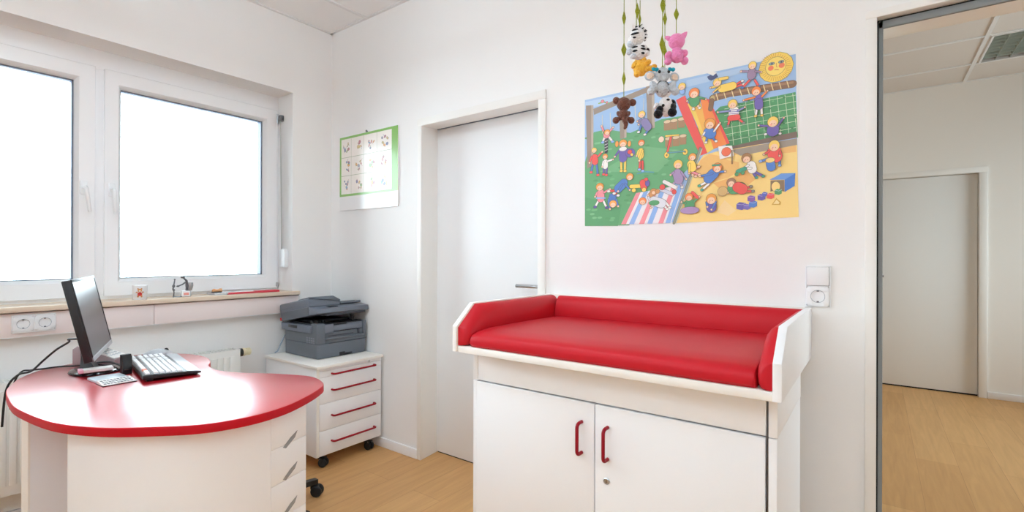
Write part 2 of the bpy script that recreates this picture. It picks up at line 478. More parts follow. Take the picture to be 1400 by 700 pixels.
[1, 224, 200, 160, 421.3, 349.4, 14.6, 6.7, 0, 1],
[0, 168, 128, 88, 436, 353, 464, 351, 463, 316, 437, 317],
[1, 224, 200, 160, 450.1, 352, 14.4, 6.7, 0, 1],
[2, 234, 81, 72, 7.9, 1, 402, 360, 383, 283],
[2, 248, 210, 90, 5.7, 1, 379, 361, 432, 358],
[1, 248, 210, 90, 383.1, 281.2, 10.3, 12.5, 0, 1],
[1, 138, 100, 72, 383.1, 281.2, 3.4, 4.5, 0, 0],
[1, 248, 210, 90, 459, 285.4, 9.9, 12.2, 0, 1],
[1, 138, 100, 72, 459, 285.4, 3.3, 4.4, 0, 0],
[2, 96, 160, 168, 4.5, 1, 388, 290, 455, 288],
[1, 244, 216, 192, 359.9, 350, 11.6, 12.5, 0, 1],
[0, 234, 81, 72, 421, 503, 458, 516, 482, 445, 546, 270, 519, 263, 463, 393],
[0, 248, 210, 90, 468, 479, 514, 489, 574, 285, 546, 270, 506, 387],
[0, 246, 184, 80, 497, 454, 525, 458, 559, 346, 538, 328],
[0, 245, 138, 60, 519, 487, 550, 483, 627, 298, 569, 283, 538, 393],
[0, 234, 81, 72, 544, 484, 552, 483, 629, 298, 619, 295],
[2, 138, 100, 72, 25.7, 1, 566, 484, 629, 491, 743, 487, 841, 484],
[2, 168, 124, 88, 8.6, 0, 566, 491, 743, 492, 841, 489],
[2, 240, 216, 160, 3.2, 0, 578, 501, 586, 472],
[2, 240, 216, 160, 3.2, 0, 607, 500, 615, 472],
[2, 240, 216, 160, 3.1, 0, 636, 500, 643, 473],
[2, 240, 216, 160, 3.1, 0, 664, 500, 672, 473],
[2, 240, 216, 160, 3.1, 0, 691, 500, 699, 473],
[2, 240, 216, 160, 3.1, 0, 719, 500, 726, 473],
[2, 240, 216, 160, 3, 0, 746, 500, 753, 473],
[2, 240, 216, 160, 3, 0, 772, 500, 779, 473],
[2, 240, 216, 160, 3, 0, 798, 500, 805, 473],
[2, 240, 216, 160, 3, 0, 823, 499, 830, 473],
[1, 192, 168, 112, 565.3, 481.5, 9.4, 13.9, 0, 1],
[2, 138, 100, 72, 17.2, 1, 562, 475, 558, 443],
[1, 248, 210, 90, 787.4, 556.1, 56.8, 54.5, 0, 1],
[2, 200, 138, 40, 1.4, 0, 822, 549, 840, 544],
[2, 200, 138, 40, 1.4, 0, 821, 544, 839, 536],
[2, 200, 138, 40, 1.4, 0, 820, 539, 838, 529],
[2, 200, 138, 40, 1.4, 0, 818, 534, 834, 522],
[2, 200, 138, 40, 1.4, 0, 815, 530, 830, 517],
[2, 200, 138, 40, 1.4, 0, 812, 527, 825, 512],
[2, 200, 138, 40, 1.4, 0, 808, 524, 819, 508],
[2, 200, 138, 40, 1.4, 0, 803, 522, 812, 505],
[2, 200, 138, 40, 1.4, 0, 798, 521, 804, 503],
[2, 200, 138, 40, 1.4, 0, 793, 521, 796, 503],
[2, 200, 138, 40, 1.4, 0, 788, 522, 788, 504],
[2, 200, 138, 40, 1.4, 0, 782, 524, 779, 507],
[2, 200, 138, 40, 1.4, 0, 777, 526, 771, 510],
[2, 200, 138, 40, 1.4, 0, 772, 529, 763, 515],
[2, 200, 138, 40, 1.4, 0, 767, 533, 756, 521],
[2, 200, 138, 40, 1.4, 0, 763, 538, 749, 528],
[2, 200, 138, 40, 1.4, 0, 759, 543, 744, 535],
[2, 200, 138, 40, 1.4, 0, 756, 548, 739, 543],
[2, 200, 138, 40, 1.4, 0, 754, 554, 736, 551],
[2, 200, 138, 40, 1.4, 0, 753, 559, 734, 560],
[2, 200, 138, 40, 1.4, 0, 752, 565, 733, 568],
[2, 200, 138, 40, 1.4, 0, 753, 570, 734, 576],
[2, 200, 138, 40, 1.4, 0, 754, 575, 736, 584],
[2, 200, 138, 40, 1.4, 0, 756, 580, 739, 591],
[2, 200, 138, 40, 1.4, 0, 759, 584, 743, 597],
[2, 200, 138, 40, 1.4, 0, 763, 588, 749, 602],
[2, 200, 138, 40, 1.4, 0, 767, 590, 756, 606],
[2, 200, 138, 40, 1.4, 0, 772, 592, 763, 608],
[2, 200, 138, 40, 1.4, 0, 777, 593, 771, 609],
[2, 200, 138, 40, 1.4, 0, 782, 593, 779, 609],
[2, 200, 138, 40, 1.4, 0, 787, 592, 787, 608],
[2, 200, 138, 40, 1.4, 0, 793, 590, 796, 605],
[2, 200, 138, 40, 1.4, 0, 798, 588, 804, 601],
[2, 200, 138, 40, 1.4, 0, 803, 585, 811, 596],
[2, 200, 138, 40, 1.4, 0, 808, 581, 818, 591],
[2, 200, 138, 40, 1.4, 0, 812, 576, 825, 584],
[2, 200, 138, 40, 1.4, 0, 815, 571, 830, 577],
[2, 200, 138, 40, 1.4, 0, 818, 566, 834, 569],
[2, 200, 138, 40, 1.4, 0, 820, 560, 837, 561],
[2, 200, 138, 40, 1.4, 0, 821, 555, 839, 552],
[1, 251, 220, 112, 786.6, 560, 33.4, 34.2, 0, 1],
[1, 238, 122, 80, 770.9, 556.1, 9.4, 9.3, 0, 0],
[1, 238, 122, 80, 806.6, 559.1, 10, 9.6, 0, 0],
[1, 138, 160, 160, 773.7, 572.2, 9.3, 4.6, 0, 1],
[1, 138, 160, 160, 805, 572.4, 9.2, 4.6, 0, 1],
[1, 64, 64, 72, 774.6, 572, 3, 3.2, 0, 0],
[1, 64, 64, 72, 805.4, 571.8, 2.9, 3.2, 0, 0],
[2, 192, 112, 48, 1.4, 0, 789, 572, 790, 556, 794, 556],
[2, 192, 64, 48, 2.3, 0, 783, 547, 790, 547, 797, 545],
[0, 60, 74, 120, 544, 573, 557, 578, 567, 571, 578, 581, 586, 564, 572, 558, 560, 554, 550, 561],
[0, 246, 242, 238, 541, 589, 557, 590, 583, 582, 567, 573],
[0, 244, 240, 244, 250, 133, 455, 153, 403, -2, 181, 0],
[0, 240, 144, 152, 250, 133, 271, 135, 204, 0, 181, 0],
[0, 143, 182, 234, 284, 136, 305, 138, 241, -1, 218, 0],
[0, 240, 144, 152, 326, 140, 347, 142, 287, -1, 264, -1],
[0, 143, 182, 234, 359, 143, 380, 145, 322, -2, 300, -1],
[0, 240, 144, 152, 404, 148, 424, 150, 369, -2, 348, -2],
[0, 143, 182, 234, 432, 151, 451, 153, 399, -2, 378, -2],
[2, 140, 148, 128, 8.7, 1, 519, 292, 414, -3],
[2, 200, 204, 176, 4.3, 0, 525, 288, 422, -3],
[0, 63, 120, 200, 768, 144, 806, 164, 851, 161, 849, 115, 817, 95, 817, 140],
[0, 104, 152, 216, 769, 145, 806, 163, 851, 160, 817, 140],
[0, 138, 112, 80, 771, 141, 815, 139, 816, 97, 788, 105, 771, 100],
[1, 251, 216, 132, 788.2, 117.3, 14.2, 18, 0, 1],
[0, 106, 90, 168, 654, 61, 665, 68, 687, 63, 687, 44, 674, 37, 654, 42],
[2, 216, 208, 240, 1, 0, 654, 61, 674, 57, 687, 63],
[0, 122, 106, 184, 679, 55, 688, 60, 704, 56, 704, 42, 694, 37, 679, 40],
[2, 216, 208, 240, 1, 0, 679, 55, 694, 52, 704, 56],
[0, 79, 127, 200, 698, 65, 708, 71, 726, 67, 726, 50, 715, 44, 698, 48],
[2, 216, 208, 240, 1, 0, 698, 65, 715, 61, 726, 67],
[0, 138, 90, 168, 693, 86, 702, 91, 719, 87, 719, 71, 709, 66, 693, 70],
[2, 216, 208, 240, 1, 0, 693, 86, 708, 82, 719, 87],
[0, 106, 90, 168, 728, 89, 737, 94, 754, 90, 754, 74, 743, 69, 728, 73],
[2, 216, 208, 240, 1, 0, 728, 89, 743, 85, 754, 90],
[0, 90, 106, 192, 743, 97, 749, 101, 761, 98, 761, 87, 754, 83, 743, 86],
[2, 216, 208, 240, 1, 0, 743, 97, 754, 94, 761, 98],
[0, 234, 81, 72, 759, 91, 768, 95, 783, 92, 783, 77, 774, 73, 759, 76],
[2, 216, 208, 240, 1, 0, 759, 91, 774, 87, 783, 92],
[0, 79, 154, 96, 785, 104, 793, 109, 808, 105, 808, 91, 799, 86, 785, 90],
[2, 216, 208, 240, 1, 0, 785, 104, 799, 100, 808, 105],
[0, 216, 168, 64, 775, 51, 790, 75, 806, 59, 804, 49],
[0, 250, 224, 160, 780, 54, 791, 69, 801, 58, 798, 53],
[2, 79, 127, 200, 9.2, 1, 44, 286, 34, 244],
[1, 234, 81, 72, 33.8, 243.9, 8.3, 5.4, 0, 1],
[2, 79, 127, 200, 9.2, 1, 61, 281, 68, 228],
[1, 234, 81, 72, 68.2, 228.2, 8.2, 5.3, 0, 1],
[2, 234, 81, 72, 31, 1, 51, 310, 54, 291],
[2, 234, 81, 72, 8.2, 1, 37, 315, 25, 288],
[1, 248, 207, 174, 25.4, 288.4, 5, 4.5, 0, 1],
[2, 234, 81, 72, 8.2, 1, 68, 312, 89, 331],
[1, 248, 207, 174, 89.4, 330.5, 4.9, 4.4, 0, 1],
[1, 248, 208, 96, 48.7, 343, 13.3, 11.7, 0, 1],
[1, 248, 207, 174, 48.7, 339, 9.3, 7.9, 0, 0],
[1, 176, 112, 96, 45.7, 339.4, 1.2, 1.1, 0, 0],
[1, 176, 112, 96, 52, 338.6, 1.2, 1.1, 0, 0],
[1, 240, 144, 128, 44, 336.4, 2.1, 1.5, 0, 0],
[2, 106, 90, 168, 8.2, 1, 98, 259, 96, 229],
[1, 234, 81, 72, 96.5, 228.5, 7.3, 4.8, 0, 1],
[2, 106, 90, 168, 8.2, 1, 112, 258, 110, 224],
[1, 234, 81, 72, 109.8, 224.2, 7.2, 4.7, 0, 1],
[2, 246, 242, 238, 24.5, 1, 105, 283, 105, 264],
[2, 246, 242, 238, 7.3, 1, 95, 287, 90, 263],
[1, 248, 207, 174, 89.7, 263, 4.4, 4, 0, 1],
[2, 246, 242, 238, 7.2, 1, 115, 285, 143, 291],
[1, 248, 207, 174, 142.6, 290.7, 4.3, 3.9, 0, 1],
[1, 240, 160, 64, 103.6, 308.6, 12.9, 11.6, 0, 1],
[1, 248, 207, 174, 103.6, 304.7, 9, 7.8, 0, 0],
[1, 176, 112, 96, 100.7, 305.1, 1.2, 1.1, 0, 0],
[1, 176, 112, 96, 106.8, 304.4, 1.2, 1.1, 0, 0],
[1, 240, 144, 128, 99, 302.1, 2.1, 1.5, 0, 0],
[0, 64, 64, 72, 98, 397, 120, 397, 116, 324, 102, 323],
[2, 246, 242, 238, 1.8, 0, 101, 387, 116, 391],
[2, 246, 242, 238, 1.8, 0, 101, 374, 116, 378],
[2, 246, 242, 238, 1.8, 0, 101, 360, 116, 364],
[2, 246, 242, 238, 1.8, 0, 101, 347, 116, 351],
[2, 246, 242, 238, 1.8, 0, 101, 333, 116, 338],
[2, 246, 242, 238, 9.1, 1, 101, 396, 91, 373],
[1, 143, 182, 234, 91.3, 373.2, 8.1, 5.3, 0, 1],
[2, 246, 242, 238, 9.1, 1, 123, 393, 140, 370],
[1, 143, 182, 234, 139.7, 369.8, 7.9, 5.2, 0, 1],
[2, 240, 144, 152, 31.8, 1, 111, 407, 111, 405],
[2, 240, 144, 152, 8.1, 1, 95, 425, 86, 448],
[1, 248, 207, 174, 86.4, 447.6, 4.9, 4.4, 0, 1],
[2, 240, 144, 152, 8, 1, 128, 420, 142, 433],
[1, 248, 207, 174, 142.1, 433, 4.8, 4.4, 0, 1],
[1, 240, 160, 64, 113.2, 415.6, 14.2, 12.7, 0, 1],
[1, 248, 207, 174, 113.2, 411.3, 9.9, 8.5, 0, 0],
[1, 176, 112, 96, 110.1, 411.8, 1.3, 1.2, 0, 0],
[1, 176, 112, 96, 116.7, 410.8, 1.3, 1.2, 0, 0],
[1, 240, 144, 128, 108.2, 408.6, 2.3, 1.6, 0, 0],
[2, 248, 210, 90, 8.9, 1, 181, 280, 182, 235],
[1, 248, 210, 90, 181.5, 235.4, 7.7, 5.2, 0, 1],
[2, 248, 210, 90, 8.9, 1, 200, 278, 199, 234],
[1, 248, 210, 90, 199.3, 233.6, 7.6, 5.2, 0, 1],
[2, 106, 90, 168, 37.1, 1, 190, 324, 190, 291],
[2, 106, 90, 168, 7.9, 1, 174, 329, 151, 302],
[1, 248, 207, 174, 151, 301.8, 4.7, 4.3, 0, 1],
[2, 106, 90, 168, 7.9, 1, 209, 328, 231, 307],
[1, 248, 207, 174, 230.5, 307.3, 4.5, 4.3, 0, 1],
[1, 240, 160, 64, 189.4, 355.9, 18.5, 17, 0, 1],
[1, 248, 207, 174, 189.5, 350.2, 12.9, 11.4, 0, 0],
[1, 176, 112, 96, 185.3, 350.8, 1.7, 1.5, 0, 0],
[1, 176, 112, 96, 194.1, 349.6, 1.7, 1.5, 0, 0],
[1, 240, 144, 128, 182.9, 346.5, 3, 2.2, 0, 0],
[1, 240, 160, 64, 160.6, 356.7, 7.8, 13.3, 0, 1],
[1, 240, 160, 64, 219.1, 350.2, 7.6, 13, 0, 1],
[1, 246, 242, 238, 189.5, 331.4, 17.9, 9.6, 0, 1],
[1, 106, 90, 168, 223, 309.4, 21.3, 19, 0, 1],
[1, 234, 81, 72, 221.1, 314.3, 10.1, 9.5, 0, 1],
[1, 248, 210, 90, 230.5, 301.4, 6.3, 5.9, 0, 1],
[2, 234, 81, 72, 8.7, 1, 268, 268, 265, 233],
[1, 143, 182, 234, 264.7, 232.9, 7.4, 5.1, 0, 1],
[2, 234, 81, 72, 8.7, 1, 279, 266, 280, 226],
[1, 143, 182, 234, 279.9, 225.5, 7.3, 5, 0, 1],
[2, 248, 210, 90, 26.9, 1, 271, 311, 271, 291],
[2, 248, 210, 90, 7.7, 1, 261, 315, 252, 293],
[1, 248, 207, 174, 252.2, 292.9, 4.5, 4.2, 0, 1],
[2, 248, 210, 90, 7.7, 1, 280, 313, 265, 271],
[1, 248, 207, 174, 264.5, 271, 4.4, 4.2, 0, 1],
[1, 245, 138, 60, 273.4, 347.3, 14.1, 13.3, 0, 1],
[1, 248, 207, 174, 273.5, 342.9, 9.8, 8.9, 0, 0],
[1, 176, 112, 96, 270.3, 343.3, 1.3, 1.2, 0, 0],
[1, 176, 112, 96, 277, 342.4, 1.3, 1.2, 0, 0],
[1, 240, 144, 128, 268.4, 339.9, 2.3, 1.7, 0, 0],
[2, 88, 160, 176, 4.7, 0, 256, 216, 292, 221, 328, 215],
[2, 246, 242, 238, 9.2, 1, 72, 111, 55, 84],
[1, 106, 90, 168, 55, 83.8, 8.2, 5.4, 0, 1],
[2, 246, 242, 238, 9.1, 1, 96, 109, 112, 78],
[1, 106, 90, 168, 112.3, 77.5, 8, 5.3, 0, 1],
[2, 240, 144, 152, 36.9, 1, 82, 144, 83, 122],
[2, 240, 144, 152, 8.2, 1, 65, 148, 55, 130],
[1, 248, 207, 174, 54.8, 130.3, 4.9, 4.5, 0, 1],
[2, 240, 144, 152, 8.1, 1, 99, 146, 129, 159],
[1, 248, 207, 174, 128.6, 158.6, 4.7, 4.4, 0, 1],
[1, 240, 160, 64, 78.5, 173.7, 19.5, 17.5, 0, 1],
[1, 248, 207, 174, 78.5, 167.8, 13.6, 11.8, 0, 0],
[1, 176, 112, 96, 74.2, 168.2, 1.8, 1.6, 0, 0],
[1, 176, 112, 96, 83.4, 167.4, 1.7, 1.6, 0, 0],
[1, 240, 144, 128, 71.5, 163.6, 3.2, 2.2, 0, 0],
[2, 143, 182, 234, 6.2, 0, 62, 124, 106, 121],
[2, 234, 81, 72, 8.9, 1, 168, 153, 122, 150],
[1, 246, 242, 238, 122, 150, 7.9, 5.3, 0, 1],
[2, 234, 81, 72, 8.9, 1, 168, 147, 142, 130],
[1, 246, 242, 238, 141.8, 130.4, 7.8, 5.2, 0, 1],
[2, 79, 127, 200, 38.2, 1, 193, 180, 168, 159],
[2, 79, 127, 200, 7.9, 1, 200, 177, 222, 148],
[1, 248, 207, 174, 221.6, 148.4, 4.5, 4.3, 0, 1],
[2, 79, 127, 200, 7.9, 1, 187, 175, 168, 147],
[1, 248, 207, 174, 167.7, 146.6, 4.6, 4.3, 0, 1],
[1, 240, 160, 64, 221.5, 206.4, 16.3, 15.1, 0, 1],
[1, 248, 207, 174, 221.5, 201.3, 11.3, 10.2, 0, 0],
[1, 176, 112, 96, 217.8, 201.6, 1.5, 1.4, 0, 0],
[1, 176, 112, 96, 225.5, 200.9, 1.5, 1.4, 0, 0],
[1, 240, 144, 128, 215.7, 197.7, 2.6, 1.9, 0, 0],
[2, 79, 127, 200, 9, 1, 129, 131, 148, 139],
[1, 246, 242, 238, 148.3, 139, 7.8, 5.2, 0, 1],
[2, 79, 127, 200, 9, 1, 145, 124, 168, 129],
[1, 246, 242, 238, 167.7, 128.5, 7.7, 5.2, 0, 1],
[2, 79, 127, 200, 36.4, 1, 139, 115, 135, 101],
[2, 79, 127, 200, 8, 1, 122, 114, 129, 71],
[1, 248, 207, 174, 128.9, 70.5, 4.7, 4.4, 0, 1],
[2, 79, 127, 200, 8, 1, 158, 111, 168, 80],
[1, 248, 207, 174, 167.9, 80.5, 4.6, 4.3, 0, 1],
[1, 240, 160, 64, 143.2, 92.7, 17.6, 16, 0, 1],
[1, 248, 207, 174, 143.2, 87.3, 12.2, 10.8, 0, 0],
[1, 176, 112, 96, 139.3, 87.5, 1.6, 1.5, 0, 0],
[1, 176, 112, 96, 147.6, 87, 1.6, 1.5, 0, 0],
[1, 240, 144, 128, 136.9, 83.3, 2.8, 2, 0, 0],
[2, 248, 210, 90, 15.4, 1, 228, 163, 271, 162],
[2, 234, 81, 72, 25.6, 1, 280, 176, 286, 152],
[1, 106, 90, 168, 301.1, 171.3, 9.6, 13.9, 0, 1],
[1, 248, 210, 90, 240.3, 145.8, 9.3, 8.8, 0, 1],
[1, 248, 210, 90, 286.2, 144.6, 9.1, 8.7, 0, 1],
[1, 234, 81, 72, 295.1, 188, 8.4, 7, 0, 1],
[2, 184, 168, 200, 8.3, 1, 420, 167, 403, 151],
[1, 246, 242, 238, 402.9, 151.4, 6.8, 4.9, 0, 1],
[2, 184, 168, 200, 8.3, 1, 442, 159, 448, 142],
[1, 246, 242, 238, 447.5, 142.1, 6.6, 4.8, 0, 1],
[2, 168, 144, 184, 36.9, 1, 428, 200, 434, 174],
[2, 168, 144, 184, 7.4, 1, 414, 207, 400, 197],
[1, 248, 207, 174, 400, 196.7, 4.1, 4.1, 0, 1],
[2, 168, 144, 184, 7.3, 1, 445, 204, 464, 174],
[1, 248, 207, 174, 463.9, 174, 3.9, 4, 0, 1],
[1, 248, 208, 96, 430.7, 237.6, 18.2, 18, 0, 1],
[1, 248, 207, 174, 430.7, 231.5, 12.7, 12.1, 0, 0],
[1, 176, 112, 96, 426.6, 232, 1.6, 1.6, 0, 0],
[1, 176, 112, 96, 435.2, 231, 1.6, 1.6, 0, 0],
[1, 240, 144, 128, 424.2, 227.3, 2.9, 2.3, 0, 0],
[2, 245, 138, 60, 8.2, 1, 485, 200, 491, 188],
[1, 248, 207, 174, 490.9, 188, 6.5, 4.7, 0, 1],
[2, 245, 138, 60, 8.1, 1, 496, 198, 502, 182],
[1, 248, 207, 174, 501.6, 181.5, 6.4, 4.7, 0, 1],
[2, 248, 210, 90, 28.5, 1, 491, 226, 485, 211],
[2, 248, 210, 90, 7.3, 1, 483, 233, 477, 206],
[1, 248, 207, 174, 477.4, 205.8, 3.9, 4, 0, 1],
[1, 240, 160, 64, 485.3, 258.7, 13.5, 13.5, 0, 1],
[1, 248, 207, 174, 485.3, 254.1, 9.4, 9.1, 0, 0],
[1, 176, 112, 96, 482.3, 254.5, 1.2, 1.2, 0, 0],
[1, 176, 112, 96, 488.7, 253.8, 1.2, 1.2, 0, 0],
[1, 240, 144, 128, 480.5, 251, 2.2, 1.7, 0, 0],
[2, 246, 242, 238, 14.8, 1, 374, 171, 420, 144],
[2, 216, 216, 232, 13.7, 1, 363, 138, 409, 117],
[1, 234, 81, 72, 365.8, 148.7, 11.5, 11.4, 0, 1],
[1, 234, 81, 72, 415.4, 125.1, 9, 9, 0, 1],
[1, 208, 144, 80, 328, 131.6, 15.3, 15, 0, 1],
[1, 208, 144, 80, 316.2, 121, 10.7, 10.4, 0, 1],
[1, 208, 144, 80, 345.6, 133.2, 9.3, 9.2, 0, 1],
[1, 248, 207, 174, 328, 128.7, 7.1, 6.9, 0, 0],
[2, 246, 242, 238, 8.5, 1, 363, 81, 386, 57],
[1, 246, 242, 238, 386.2, 56.6, 6.8, 4.9, 0, 1],
[2, 246, 242, 238, 8.4, 1, 375, 91, 398, 62],
[1, 246, 242, 238, 397.5, 61.6, 6.8, 4.9, 0, 1],
[2, 232, 232, 240, 38, 1, 328, 94, 363, 81],
[2, 232, 232, 240, 7.6, 1, 310, 101, 304, 119],
[1, 248, 207, 174, 304.3, 118.9, 4.3, 4.2, 0, 1],
[2, 232, 232, 240, 7.6, 1, 328, 77, 316, 66],
[1, 248, 207, 174, 316.3, 66.2, 4.3, 4.2, 0, 1],
[1, 245, 138, 60, 280.3, 96.1, 16.3, 15.4, 0, 1],
[1, 248, 207, 174, 280.3, 90.9, 11.4, 10.4, 0, 0],
[1, 176, 112, 96, 276.6, 91.1, 1.5, 1.4, 0, 0],
[1, 176, 112, 96, 284.4, 90.6, 1.5, 1.4, 0, 0],
[1, 240, 144, 128, 274.5, 87, 2.6, 2, 0, 0],
[1, 79, 154, 96, 331.1, 85.4, 23.4, 11.5, 0, 0],
[2, 79, 127, 200, 8, 1, 273, 420, 262, 395],
[1, 246, 242, 238, 261.6, 394.6, 6.8, 4.7, 0, 1],
[2, 79, 127, 200, 8, 1, 301, 394, 290, 380],
[1, 246, 242, 238, 289.6, 379.7, 6.7, 4.6, 0, 1],
[2, 138, 128, 176, 33.3, 1, 289, 433, 303, 410],
[2, 138, 128, 176, 7.1, 1, 273, 447, 256, 441],
[1, 248, 207, 174, 255.8, 441.5, 4.1, 3.9, 0, 1],
[2, 138, 128, 176, 7.1, 1, 267, 437, 261, 427],
[1, 248, 207, 174, 261.5, 427, 4.1, 3.9, 0, 1],
[1, 248, 208, 96, 275.4, 468.4, 15.3, 14.3, 0, 1],
[1, 248, 207, 174, 275.4, 463.6, 10.6, 9.6, 0, 0],
[1, 176, 112, 96, 272.1, 464.2, 1.4, 1.3, 0, 0],
[1, 176, 112, 96, 279.2, 463, 1.4, 1.3, 0, 0],
[1, 240, 144, 128, 270, 460.6, 2.5, 1.8, 0, 0],
[2, 143, 182, 234, 20.5, 1, 446, 534, 448, 531],
[1, 248, 208, 96, 446, 553.9, 14.9, 14.6, 0, 1],
[1, 248, 207, 174, 446, 549, 10.4, 9.8, 0, 0],
[1, 176, 112, 96, 442.7, 549.6, 1.3, 1.3, 0, 0],
[1, 176, 112, 96, 449.6, 548.2, 1.3, 1.3, 0, 0],
[1, 240, 144, 128, 440.7, 546, 2.4, 1.9, 0, 0],
[2, 248, 207, 174, 7.5, 1, 490, 473, 492, 453],
[1, 246, 242, 238, 492.2, 452.7, 6, 4.4, 0, 1],
[2, 248, 207, 174, 7.5, 1, 504, 471, 517, 453],
[1, 246, 242, 238, 516.7, 453.5, 5.9, 4.3, 0, 1],
[2, 79, 154, 96, 40.5, 1, 495, 493, 496, 482],
[2, 79, 154, 96, 6.7, 1, 477, 499, 467, 490],
[1, 248, 207, 174, 467.2, 490.2, 3.7, 3.7, 0, 1],
[2, 79, 154, 96, 6.6, 1, 514, 497, 541, 484],
[1, 248, 207, 174, 540.8, 484.2, 3.5, 3.6, 0, 1],
[1, 245, 138, 60, 494.5, 517.7, 20.2, 20.1, 0, 1],
[1, 248, 207, 174, 494.5, 511, 14.1, 13.5, 0, 0],
[1, 176, 112, 96, 490, 511.8, 1.8, 1.8, 0, 0],
[1, 176, 112, 96, 499.5, 510, 1.8, 1.8, 0, 0],
[1, 240, 144, 128, 487.4, 506.9, 3.3, 2.6, 0, 0],
[2, 79, 127, 200, 7.4, 1, 546, 331, 541, 312],
[1, 246, 242, 238, 541.3, 312, 5.8, 4.3, 0, 1],
[2, 79, 127, 200, 7.4, 1, 565, 329, 579, 312],
[1, 246, 242, 238, 579.3, 311.9, 5.7, 4.3, 0, 1],
[2, 79, 127, 200, 39.8, 1, 551, 351, 560, 344],
[2, 246, 242, 238, 6.6, 1, 536, 353, 527, 339],
[1, 248, 207, 174, 526.8, 339, 3.5, 3.6, 0, 1],
[2, 246, 242, 238, 6.5, 1, 572, 352, 594, 381],
[1, 248, 207, 174, 594.1, 381, 3.4, 3.5, 0, 1],
[1, 240, 160, 64, 555.5, 384.4, 20.3, 20.7, 0, 1],
[1, 248, 207, 174, 555.5, 377.4, 14.2, 13.9, 0, 0],
[1, 176, 112, 96, 551, 378.1, 1.8, 1.9, 0, 0],
[1, 176, 112, 96, 560.5, 376.7, 1.8, 1.9, 0, 0],
[1, 240, 144, 128, 548.3, 372.9, 3.3, 2.6, 0, 0],
[2, 234, 81, 72, 7.2, 1, 643, 516, 674, 529],
[1, 246, 242, 238, 674.4, 528.8, 5.4, 4.1, 0, 1],
[2, 234, 81, 72, 7.2, 1, 648, 510, 679, 516],
[1, 246, 242, 238, 678.9, 515.9, 5.4, 4.1, 0, 1],
[2, 248, 210, 90, 30.4, 1, 602, 514, 639, 517],
[2, 248, 210, 90, 6.5, 1, 593, 521, 569, 506],
[1, 248, 207, 174, 569.4, 506.1, 3.5, 3.6, 0, 1],
[2, 248, 210, 90, 6.5, 1, 588, 527, 557, 526],
[1, 248, 207, 174, 557.5, 525.8, 3.5, 3.6, 0, 1],
[1, 248, 208, 96, 583.4, 542, 15.6, 15.8, 0, 1],
[1, 248, 207, 174, 583.4, 536.7, 10.9, 10.7, 0, 0],
[1, 176, 112, 96, 580, 537.4, 1.4, 1.4, 0, 0],
[1, 176, 112, 96, 587.2, 535.9, 1.4, 1.4, 0, 0],
[1, 240, 144, 128, 577.9, 533.5, 2.5, 2, 0, 0],
[2, 248, 208, 96, 10.8, 1, 593, 553, 620, 552],
[2, 234, 81, 72, 7.1, 1, 699, 526, 674, 502],
[1, 79, 127, 200, 674.5, 502.4, 5.4, 4.1, 0, 1],
[2, 234, 81, 72, 7, 1, 718, 522, 731, 496],
[1, 79, 127, 200, 731, 495.9, 5.2, 4.1, 0, 1],
[2, 160, 136, 168, 28.4, 1, 707, 555, 707, 541],
[2, 160, 136, 168, 6.3, 1, 694, 560, 670, 566],
[1, 248, 207, 174, 669.9, 565.7, 3.3, 3.5, 0, 1],
[2, 160, 136, 168, 6.2, 1, 720, 555, 739, 548],
[1, 248, 207, 174, 739.4, 548.1, 3.1, 3.4, 0, 1],
[1, 248, 208, 96, 709.3, 579.9, 13.6, 14.3, 0, 1],
[1, 248, 207, 174, 709.3, 575.1, 9.5, 9.6, 0, 0],
[1, 176, 112, 96, 706.3, 575.8, 1.2, 1.3, 0, 0],
[1, 176, 112, 96, 712.6, 574.3, 1.2, 1.3, 0, 0],
[1, 240, 144, 128, 704.5, 572.2, 2.2, 1.8, 0, 0],
[2, 234, 81, 72, 7.2, 1, 630, 392, 623, 364],
[1, 138, 138, 128, 623.2, 364.3, 5.5, 4.2, 0, 1],
[2, 234, 81, 72, 7.2, 1, 657, 390, 679, 368],
[1, 138, 138, 128, 679.3, 367.7, 5.4, 4.1, 0, 1],
[2, 246, 242, 238, 35.8, 1, 644, 419, 644, 402],
[2, 136, 144, 192, 6.4, 1, 630, 422, 586, 424],
[1, 248, 207, 174, 586, 424.1, 3.4, 3.5, 0, 1],
[2, 136, 144, 192, 6.4, 1, 659, 417, 684, 427],
[1, 248, 207, 174, 683.5, 426.6, 3.2, 3.4, 0, 1],
[1, 248, 208, 96, 639.7, 446.9, 16.7, 17.4, 0, 1],
[1, 248, 207, 174, 639.8, 441, 11.7, 11.7, 0, 0],
[1, 176, 112, 96, 636.1, 441.7, 1.5, 1.6, 0, 0],
[1, 176, 112, 96, 643.9, 440.3, 1.5, 1.6, 0, 0],
[1, 240, 144, 128, 633.9, 437.3, 2.7, 2.2, 0, 0],
[2, 106, 90, 168, 2.4, 0, 628, 426, 660, 422],
[2, 106, 90, 168, 2.4, 0, 628, 418, 660, 414],
[2, 106, 90, 168, 2.4, 0, 628, 410, 661, 407],
[2, 106, 90, 168, 2.4, 0, 628, 402, 661, 399],
[2, 234, 81, 72, 21.4, 1, 632, 394, 657, 393],
[2, 246, 242, 238, 7, 1, 725, 419, 721, 387],
[1, 248, 210, 90, 720.6, 387.1, 5.2, 4.1, 0, 1],
[2, 246, 242, 238, 7, 1, 740, 417, 742, 386],
[1, 248, 210, 90, 741.9, 385.9, 5.1, 4, 0, 1],
[2, 106, 90, 168, 28.2, 1, 730, 451, 731, 446],
[2, 245, 138, 60, 6.2, 1, 718, 458, 679, 454],
[1, 248, 207, 174, 679, 453.7, 3.2, 3.4, 0, 1],
[2, 245, 138, 60, 6.2, 1, 742, 456, 761, 474],
[1, 248, 207, 174, 760.6, 473.6, 3.1, 3.4, 0, 1],
